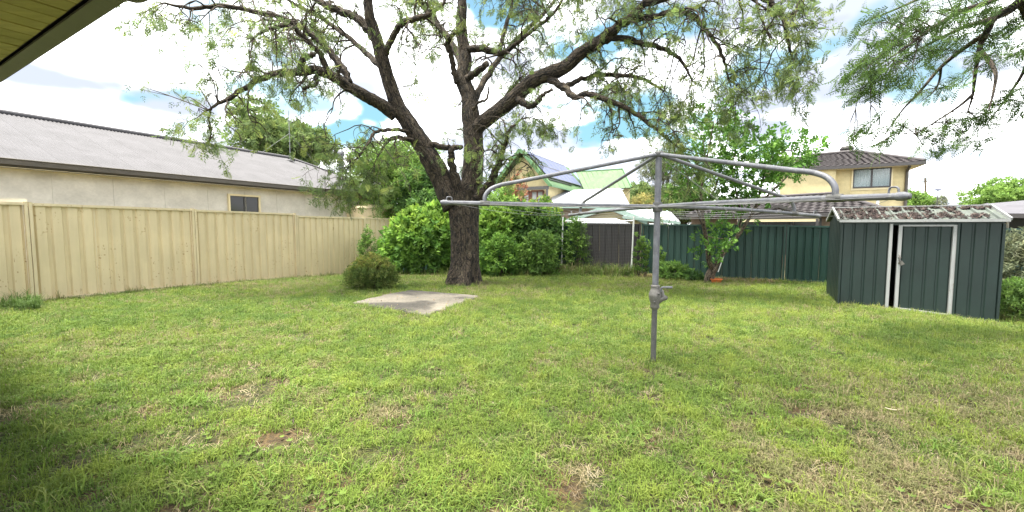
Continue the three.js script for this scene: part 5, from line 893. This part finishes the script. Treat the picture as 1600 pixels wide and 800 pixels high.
// ---------------------------------------------------------------- feathery branch hanging in from the right
{
  const Z = 5.6, R = makeRng(950), w = (px, py, dz = 0) => at(px, py, Z + dz), base = V(11.2, 0, -3.6); base.y = ground(base.x, base.z);
  const t = thing('feather_leaved_tree', 'tree outside the frame whose feathery branches hang in at the upper right', 'tree', base), mpp = W2(Z);
  part('trunk', sweep(curve([base.clone().add(V(0, -0.2, 0)), V(11.1, 1.5, -3.7), V(10.8, 3.2, -3.9), V(10, 4.6, -4.3), w(1680, -45, -0.6)], 24), taper(24, 0.28, 0.11), 14, 0.25, 4), M.bark, t);
  const L = [[[[1680, -45, -.6], [1630, -15, -.2], [1594, 3, 0], [1575, 17, 0], [1552, 29, 0], [1542, 49, 0], [1534, 64, .1], [1529, 84, .1], [1524, 112, .2], [1520, 148, .3], [1512, 175, .3]], 8, 1], [[[1600, -20, 0], [1545, 3, -.1], [1500, 18, -.2], [1450, 48, -.3], [1410, 78, -.4], [1360, 110, -.4]], 4, .8], [[[1536, 55, .1], [1500, 80, .3], [1470, 105, .4], [1440, 140, .4], [1410, 172, .5], [1390, 200, .5]], 4, .7], [[[1531, 80, 0], [1548, 98, -.3], [1556, 118, -.5], [1552, 145, -.6], [1545, 172, -.7]], 3.5, .8], [[[1552, 29, 0], [1500, 45, .6], [1440, 75, .9], [1390, 105, 1]], 4, .8], [[[1630, -15, -.2], [1570, -30, .3], [1480, -20, .6], [1410, 10, .8], [1350, 35, .8]], 5, .8], [[[1594, 3, 0], [1610, 60, .4], [1600, 110, .6], [1575, 150, .7], [1545, 190, .7]], 4, .8], [[[1470, 105, .4], [1468, 125, .5], [1460, 142, .5], [1440, 158, .5]], 2, .6], [[[1520, 148, .3], [1500, 165, .3], [1470, 185, .3], [1430, 210, .3]], 2.5, .6]];
  const pool = [], ms = [], cs = [], m2 = [], c2 = [], tw = [];
  L.forEach(([p, r0, r1], k) => { const pts = curve(p.map((q) => w(...q)), p.length * 5); pts.forEach((q) => pool.push(q)); part('limb', sweep(pts, taper(p.length * 5, r0 * mpp, r1 * mpp), 8, 0.15, k), M.bark, t); });
  const areas = [[1370, 25, 26, 9], [1350, 38, 22, 7], [1400, 30, 30, 22], [1440, 20, 34, 34], [1480, 20, 36, 40], [1520, 15, 34, 36], [1560, 15, 34, 30], [1420, 55, 30, 30], [1460, 55, 34, 40], [1500, 50, 34, 36], [1390, 75, 28, 26], [1430, 85, 30, 34], [1470, 85, 28, 26], [1345, 105, 26, 24], [1370, 100, 28, 30], [1325, 120, 20, 14], [1360, 130, 28, 28], [1390, 120, 28, 28], [1345, 148, 22, 13], [1420, 130, 24, 12], [1545, 60, 26, 22], [1560, 90, 26, 16], [1580, 50, 28, 22], [1530, 95, 20, 12], [1590, 90, 24, 12], [1470, 140, 24, 12], [1440, 150, 22, 10], [1500, 130, 22, 9], [1335, 210, 20, 12], [1360, 200, 24, 14], [1380, 215, 24, 14], [1400, 195, 22, 12], [1370, 232, 16, 7], [1430, 205, 24, 14], [1460, 215, 22, 13], [1490, 190, 26, 20], [1500, 210, 26, 22], [1530, 180, 26, 24], [1545, 200, 26, 20], [1560, 165, 26, 20], [1580, 150, 24, 16], [1595, 160, 24, 12], [1475, 235, 18, 7], [1520, 225, 20, 10], [1445, 230, 16, 6], [1340, 60, 20, 5], [1590, 20, 30, 16]];
  for (const [x, y, r, n] of areas) {
    const c0 = w(x, y); let best = pool[0], bd = 1e9; for (const p of pool) { const q = p.distanceTo(c0); if (q < bd) { bd = q; best = p; } }
    const c = w(x, y, -best.z - Z + (R() - 0.5) * 0.9), stem = curve([best, lerpV(best, c, 0.5).add(V(0, 0.06, 0)).add(randDir(R).multiplyScalar(0.05)), c], 6);
    tw.push(sweep(stem, taper(6, 0.007, 0.003), 5));
    for (let i = 0; i < n * 1.15; i++) { const o = randDir(R), p = c.clone().addScaledVector(o, r * mpp * Math.pow(R(), 0.5) * 0.9), d = V(-0.75 + R() * 0.9, -0.15 - 0.4 * R(), (R() - 0.5) * 1.1); if (R() < 0.3) tw.push(sweep([stem[4], lerpV(stem[4], p, 0.6).add(V(0, 0.02, 0)), p], [0.004, 0.003, 0.002], 4)); const b = R() < 0.5; (b ? ms : m2).push(placeM(p.addScaledVector(d, -0.15), d, R, 0.55 + 0.35 * R())); (b ? cs : c2).push(tint(PAL.jaca, R, 0.25)); }
  }
  // the rest of the crown: over the lawn, above and right of the picture
  for (let i = 0; i < 74; i++) {
    const a = R() * 6.283, q = Math.sqrt(R()), c = V(4.9 + Math.cos(a) * 6.9 * q, 6.0 + 2.4 * R(), -1.9 + Math.sin(a) * 4.2 * q); c.y = Math.max(c.y, 1.5 + 0.53 * Math.max(0, -c.z) + 1.5);
    const st = V(10.2, 4.4, -4.1), cc = curve([st, lerpV(st, c, 0.5).add(V(0, 0.9, 0)), c], 8); tw.push(sweep(cc, taper(8, 0.07, 0.012), 6));
    for (let k = 0; k < 46; k++) { const p = c.clone().add(randDir(R).multiplyScalar(1.25 * Math.pow(R(), 0.5))), d = randDir(R).setY(-0.3); if (p.y < 1.5 + 0.53 * Math.max(0, -p.z) + 0.7) continue; m2.push(placeM(p, d, R, 1.1 + 0.4 * R())); c2.push(tint(PAL.jaca, R, 0.25)); }
  }
  for (let i = 0; i < 500; i++) { const p = w(1610 + R() * 260, -130 + R() * 260, (R() - 0.3) * 2), d = randDir(R).setY(-0.3); ms.push(placeM(p, d, R, 1)); cs.push(tint(PAL.jaca, R, 0.25)); }
  part('twigs', tw, M.barkTwig, t).userData.kind = 'stuff';
  instances('crown', GEO.jaca, M.leaf, ms, cs, t); instances('crown', GEO.jacaB, M.leaf, m2, c2, t);
}

// ---------------------------------------------------------------- grass
function tuftGeo(seed, blades, radius, len, wid, lie) {
  const R = makeRng(seed), tri = [];
  for (let i = 0; i < blades; i++) {
    const a = R() * 6.283, r = radius * Math.sqrt(R()), b = V(Math.cos(a) * r, 0, Math.sin(a) * r), f = R() * 6.283, l = len * (0.55 + 0.7 * R()), k = lie * (0.5 + R()), dir = V(Math.cos(f), 0, Math.sin(f)), side = V(-dir.z, 0, dir.x).multiplyScalar(wid * (0.7 + 0.6 * R()) / 2);
    const m = b.clone().add(V(dir.x * l * k * 0.35, l * 0.6, dir.z * l * k * 0.35)), tip = b.clone().add(V(dir.x * l * k, l * (1 - 0.42 * k), dir.z * l * k)), side2 = side.clone().multiplyScalar(0.8);
    const A = b.clone().add(side), B = b.clone().sub(side), C = m.clone().sub(side2), D = m.clone().add(side2);
    for (const p of [A, B, C, A, C, D, D, C, tip]) tri.push(p.x, p.y, p.z);
  }
  return fromTris(tri);
}
{
  const R = makeRng(1234), kinds = [tuftGeo(1, 13, 0.06, 0.075, 0.0055, 1.0), tuftGeo(2, 12, 0.045, 0.1, 0.006, 0.8), tuftGeo(3, 14, 0.075, 0.06, 0.0055, 1.3)];
  const mats = [[], [], []], cols = [[], [], []], dm = [], dc = [], tm = [], tc = [];
  const lush = [0.136, 0.205, 0.033], fresh = [0.23, 0.29, 0.05], olive = [0.19, 0.195, 0.075], dryc = [0.3, 0.25, 0.14], deep = [0.095, 0.165, 0.03];
  const bare = [[378, 582, 0.5], [385, 618, 0.62], [268, 603, 0.25], [206, 655, 0.34], [60, 565, 0.3], [440, 690, 0.3], [470, 530, 0.35], [130, 600, 0.2], [305, 680, 0.3], [1115, 605, 0.15]].map(([x, y, r]) => { const p = onGround(x, y); return [p.x, p.z, r * 0.75]; });
  const shedC = [6.36, -8.3, 0.876, 0.483];
  const blocked = (x, z) => {
    if (inPoly(x, z, slabPts, -0.03)) return true;
    if (Math.hypot(x - at(725, 350, 11).x, z + 11) < 0.33) return true;
    if ((x - CORNER0.x) * NL.x + (z - CORNER0.z) * NL.z < 0.03) return true;
    const dx = x - 6.36, dz = z + 8.3, s = dx * 0.876 + dz * 0.483, d = dx * 0.483 - dz * 0.876; if (s > -0.02 && s < 2.24 && d > -0.01 && d < 1.42) return true;
    if ((x - CORNER.x) * NB.x + (z - CORNER.z) * NB.z < 0.03) return true;
    return false;
  };
  const dist = (x, z) => Math.hypot(x, z);
  let tries = 0;
  for (const [d0, d1, per, sc] of [[0.9, 3.2, 560, 0.8], [3.2, 5.5, 440, 0.9], [5.5, 9, 300, 1.0], [9, 13, 190, 1.15], [13, 19.5, 110, 1.35]]) {
    const half = 1.26, area = half * (d1 * d1 - d0 * d0), n = Math.floor(area * per);
    for (let i = 0; i < n; i++) {
      const d = Math.sqrt(d0 * d0 + R() * (d1 * d1 - d0 * d0)), x = (R() * 2 - 1) * half * d, z = -d; tries++;
      if (blocked(x, z)) continue;
      const a = fbm(x * 0.55 + 3, z * 0.55 + 8, 401, 4), b = fbm(x * 2.4, z * 2.4, 431, 4), c = fbm(x * 6.5, z * 6.5, 461, 3), near = smooth(5.6 - d, 0, 3);
      let bareK = 0; for (const [bx, bz, br] of bare) { const q = Math.hypot(x - bx, (z - bz)) / br + (b - 0.5) * 1.6; bareK = Math.max(bareK, 1 - smooth(q, 0.35, 1.05)); }
      bareK = Math.max(bareK, smooth(b * 0.6 + c * 0.4, 0.575, 0.66) * (0.45 + 0.5 * near));
      bareK = Math.max(bareK, 0.75 * near * smooth(0.47 - c, 0, 0.12));
      if (R() < bareK * 0.88) { if (R() < 0.25) { dm.push([x, z, sc]); } continue; }
      const dry = clamp(smooth(a * 0.5 + b * 0.5, 0.44, 0.62) * (0.4 + 0.75 * near) + 0.35 * smooth(d, 8.5, 10.5) * smooth(b, 0.4, 0.6), 0, 1), k = R();
      let col = k < dry * (0.5 + 0.2 * near) ? olive : k < dry * (0.72 + 0.2 * near) ? dryc : null;
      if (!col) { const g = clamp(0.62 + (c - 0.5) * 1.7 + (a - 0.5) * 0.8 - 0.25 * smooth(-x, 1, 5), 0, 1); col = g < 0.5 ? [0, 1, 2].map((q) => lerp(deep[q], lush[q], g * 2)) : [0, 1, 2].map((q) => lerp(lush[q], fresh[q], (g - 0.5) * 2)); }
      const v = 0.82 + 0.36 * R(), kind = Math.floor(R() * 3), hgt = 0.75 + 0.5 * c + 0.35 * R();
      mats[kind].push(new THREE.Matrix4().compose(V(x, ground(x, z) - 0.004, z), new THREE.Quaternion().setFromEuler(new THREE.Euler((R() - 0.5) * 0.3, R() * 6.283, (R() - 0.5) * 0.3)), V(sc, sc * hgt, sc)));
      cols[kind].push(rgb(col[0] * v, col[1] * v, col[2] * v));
      if (R() < 0.07 + 0.2 * dry) dm.push([x, z, sc]);
    }
  }
  const lawn = new THREE.Group(); lawn.name = 'lawn'; tag(lawn, 'short patchy green lawn grass covering the back yard', null, null, 'stuff'); scene.add(lawn);
  // clumps of longer, broader blades
  kinds.push(tuftGeo(4, 11, 0.05, 0.125, 0.0085, 1.0)); mats.push([]); cols.push([]);
  for (let i = 0; i < 5200; i++) {
    const d = Math.sqrt(1.2 + R() * 60), x = (R() * 2 - 1) * 1.25 * d, z = -d; if (blocked(x, z) || fbm(x * 3.1 + 7, z * 3.1, 601, 3) < 0.56) continue;
    mats[3].push(new THREE.Matrix4().compose(V(x, ground(x, z) - 0.005, z), new THREE.Quaternion().setFromEuler(new THREE.Euler(0, R() * 6.283, 0)), V(1, 1, 1).multiplyScalar(0.6 + 0.5 * R())));
    cols[3].push(tint([[0.12, 0.2, 0.034], [0.16, 0.235, 0.045], [0.2, 0.24, 0.06]], R, 0.2));
  }
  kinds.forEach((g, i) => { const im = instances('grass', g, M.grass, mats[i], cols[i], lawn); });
  // dry stalks among the green
  const dg = tuftGeo(9, 7, 0.06, 0.055, 0.004, 1.7), dms = [], dcs = [];
  for (const [x, z, s] of dm) { dms.push(new THREE.Matrix4().compose(V(x, ground(x, z) + 0.002, z), new THREE.Quaternion().setFromEuler(new THREE.Euler((R() - 0.5) * 0.5, R() * 6.283, (R() - 0.5) * 0.5)), V(s, s * (0.5 + 0.5 * R()), s))); dcs.push(tint([[0.27, 0.22, 0.13], [0.21, 0.165, 0.09], [0.32, 0.27, 0.17], [0.15, 0.11, 0.065]], R, 0.2)); }
  // brown leaves dropped by the big tree
  const fl = [], fc = [], lt = []; leafShape(lt, V(-0.025, 0.006, 0), V(1, 0.12, 0).normalize(), V(0, 0, 1), 0.05, 0.017, 0.004);
  for (let i = 0; i < 1500; i++) {
    const a = R() * 6.283, r = 6.5 * Math.pow(R(), 0.6), x = at(725, 350, 11).x + Math.cos(a) * r, z = -10.2 + Math.sin(a) * r * 0.9, on = inPoly(x, z, slabPts, -0.04); if (!on && (blocked(x, z) || R() < 0.4)) continue;
    fl.push(new THREE.Matrix4().compose(V(x, ground(x, z) + (on ? 0.05 : 0.03), z), new THREE.Quaternion().setFromEuler(new THREE.Euler((R() - 0.5) * 0.7, R() * 6.283, (R() - 0.5) * 0.7)), V(1, 1, 1).multiplyScalar(0.5 + 0.8 * R()))); fc.push(tint([[0.13, 0.08, 0.045], [0.2, 0.14, 0.07], [0.08, 0.055, 0.04]], R, 0.25));
  }
  tag(instances('fallen_leaves', fromTris(lt), M.litter, fl, fc, scene), 'small brown fallen leaves scattered on the slab and lawn under the big tree', null, null, 'stuff');
  // taller tufts: along fences, around trunk, slab and posts, under the trellis
  const tall = tuftGeo(5, 18, 0.07, 0.24, 0.008, 0.75), add = (x, z, s, pal) => { tm.push(new THREE.Matrix4().compose(V(x, ground(x, z) - 0.01, z), new THREE.Quaternion().setFromEuler(new THREE.Euler(0, R() * 6.283, 0)), V(s * 0.9, s * (0.6 + 0.7 * R()), s * 0.9))); tc.push(tint(pal, R, 0.22)); };
  const G1 = [[0.1, 0.17, 0.03], [0.14, 0.2, 0.04], [0.16, 0.17, 0.06]], G2 = [[0.27, 0.24, 0.12], [0.15, 0.17, 0.05], [0.33, 0.29, 0.17]];
  for (let s = -2.5; s < 10.3; s += 0.05) { const p = fenceAt(s).addScaledVector(NL, 0.06 + 0.12 * R()), k = fbm(s * 1.3, 3, 77, 3); if (k > 0.42) add(p.x, p.z, 0.25 + 0.75 * smooth(k, 0.42, 0.75) * R(), R() < 0.5 ? G1 : G2); }
  for (let i = 0; i < 240; i++) { const s = 5 + 5.2 * R(), p = fenceAt(s).addScaledVector(NL, 0.1 + 0.9 * R() * R()); add(p.x, p.z, 0.35 + 0.4 * R(), R() < 0.6 ? G1 : G2); }
  for (let i = 0; i < 900; i++) { const tt = 0.8 + R() * 9, p = backAt(tt).addScaledVector(NB, 0.15 + 2.1 * R() * (tt < 7 ? 1 : 0.55)); add(p.x, p.z, 0.5 + 0.9 * R(), G1); }
  { const a = onGround(870, 430), b = onGround(995, 434); for (let i = 0; i < 700; i++) { const p = lerpV(a, b, R()).addScaledVector(NB, -0.9 + 1.0 * R()); add(p.x, p.z, 0.7 + 1.1 * R(), R() < 0.8 ? G1 : G2); } }
  for (let i = 0; i < 1100; i++) { const p = backAt(9.9 + 3.5 * R()).addScaledVector(NB, 0.1 + 0.75 * R() * R()); dms.push(new THREE.Matrix4().compose(V(p.x, ground(p.x, p.z) + 0.01, p.z), new THREE.Quaternion().setFromEuler(new THREE.Euler((R() - 0.5) * 0.6, R() * 6.283, (R() - 0.5) * 0.6)), V(1.5, 1 + R(), 1.5))); dcs.push(tint([[0.27, 0.19, 0.1], [0.2, 0.12, 0.06], [0.3, 0.24, 0.15]], R, 0.25)); }
  for (let i = 0; i < 260; i++) { const p = backAt(9.8 + 3.6 * R()).addScaledVector(NB, 0.08 + 0.55 * R() * R()); add(p.x, p.z, 0.25 + 0.4 * R(), R() < 0.35 ? G1 : G2); }
  { const tx = at(725, 350, 11).x; for (let i = 0; i < 90; i++) { const a = R() * 6.283, r = 0.42 + 0.35 * R() * R(); add(tx + Math.cos(a) * r, -11 + Math.sin(a) * r, 0.35 + 0.6 * R() * (Math.cos(a) > 0 ? 1 : 0.5), R() < 0.6 ? G1 : G2); } }
  for (let i = 0; i < 4; i++) for (let k = 0; k < 60; k++) { const p = lerpV(slabPts[i], slabPts[(i + 1) % 4], R()); add(p.x + (R() - 0.5) * 0.12, p.z + (R() - 0.5) * 0.12, 0.2 + 0.2 * R(), G1); }
  for (let i = 0; i < 110; i++) { const p = onGround(2 + 58 * R(), 470 + 18 * R()); add(p.x, p.z, 0.7 + 0.7 * R(), [[0.08, 0.14, 0.03], [0.1, 0.17, 0.04]]); }
  for (let i = 0; i < 110; i++) { const s = R() * 2.2, p = V(6.36 + 0.876 * s + (R()) * 0.06, 0, -8.3 + 0.483 * s + 0.05 + 0.05 * R()); add(p.x, p.z, 0.2 + 0.25 * R(), R() < 0.5 ? G1 : G2); }
  for (let i = 0; i < 120; i++) { const p = V(8.5 + 1.6 * R(), 0, -7.0 - 1.4 * R()); if (!blocked(p.x, p.z)) add(p.x, p.z, 0.4 + 0.6 * R(), G1); }
  for (let i = 0; i < 10; i++) { const a = R() * 6.283; add(1.55 + Math.cos(a) * 0.05, -4.62 + Math.sin(a) * 0.05, 0.3 + 0.15 * R(), G1); }
  tag(instances('dry_grass', dg, M.litter, dms, dcs, scene), 'straw coloured dead grass stalks scattered through the lawn', null, null, 'stuff');
  tag(instances('tall_grass', tall, M.grass, tm, tc, scene), 'longer uncut grass tufts along the fences, under the trellis and round the trunk', null, null, 'stuff');
  // small broad leaved weeds in the turf
  const wm = [], wc = [], wt = []; for (let i = 0; i < 7; i++) { const a = i * 0.9, d = V(Math.cos(a), 0.35, Math.sin(a)).normalize(); leafShape(wt, V(0, 0.01, 0), d, V(-Math.sin(a), 0, Math.cos(a)), 0.028, 0.014, 0.003); }
  for (let i = 0; i < 4200; i++) { const d = Math.sqrt(2 + R() * 70), x = (R() * 2 - 1) * 1.25 * d, z = -d; if (blocked(x, z) || fbm(x * 1.8, z * 1.8, 501, 3) < 0.53) continue; wm.push(new THREE.Matrix4().compose(V(x, ground(x, z) + 0.015 + 0.02 * R(), z), new THREE.Quaternion().setFromEuler(new THREE.Euler(0, R() * 6.283, 0)), V(1, 1, 1).multiplyScalar(0.6 + 0.6 * R()))); wc.push(tint([[0.11, 0.17, 0.03], [0.14, 0.21, 0.04]], R, 0.2)); }
  tag(instances('clover_weeds', fromTris(wt), M.grass, wm, wc, scene), 'small broad leaved weeds growing low in the lawn', null, null, 'stuff');
}

camera.updateProjectionMatrix();
renderer.render(scene, camera);
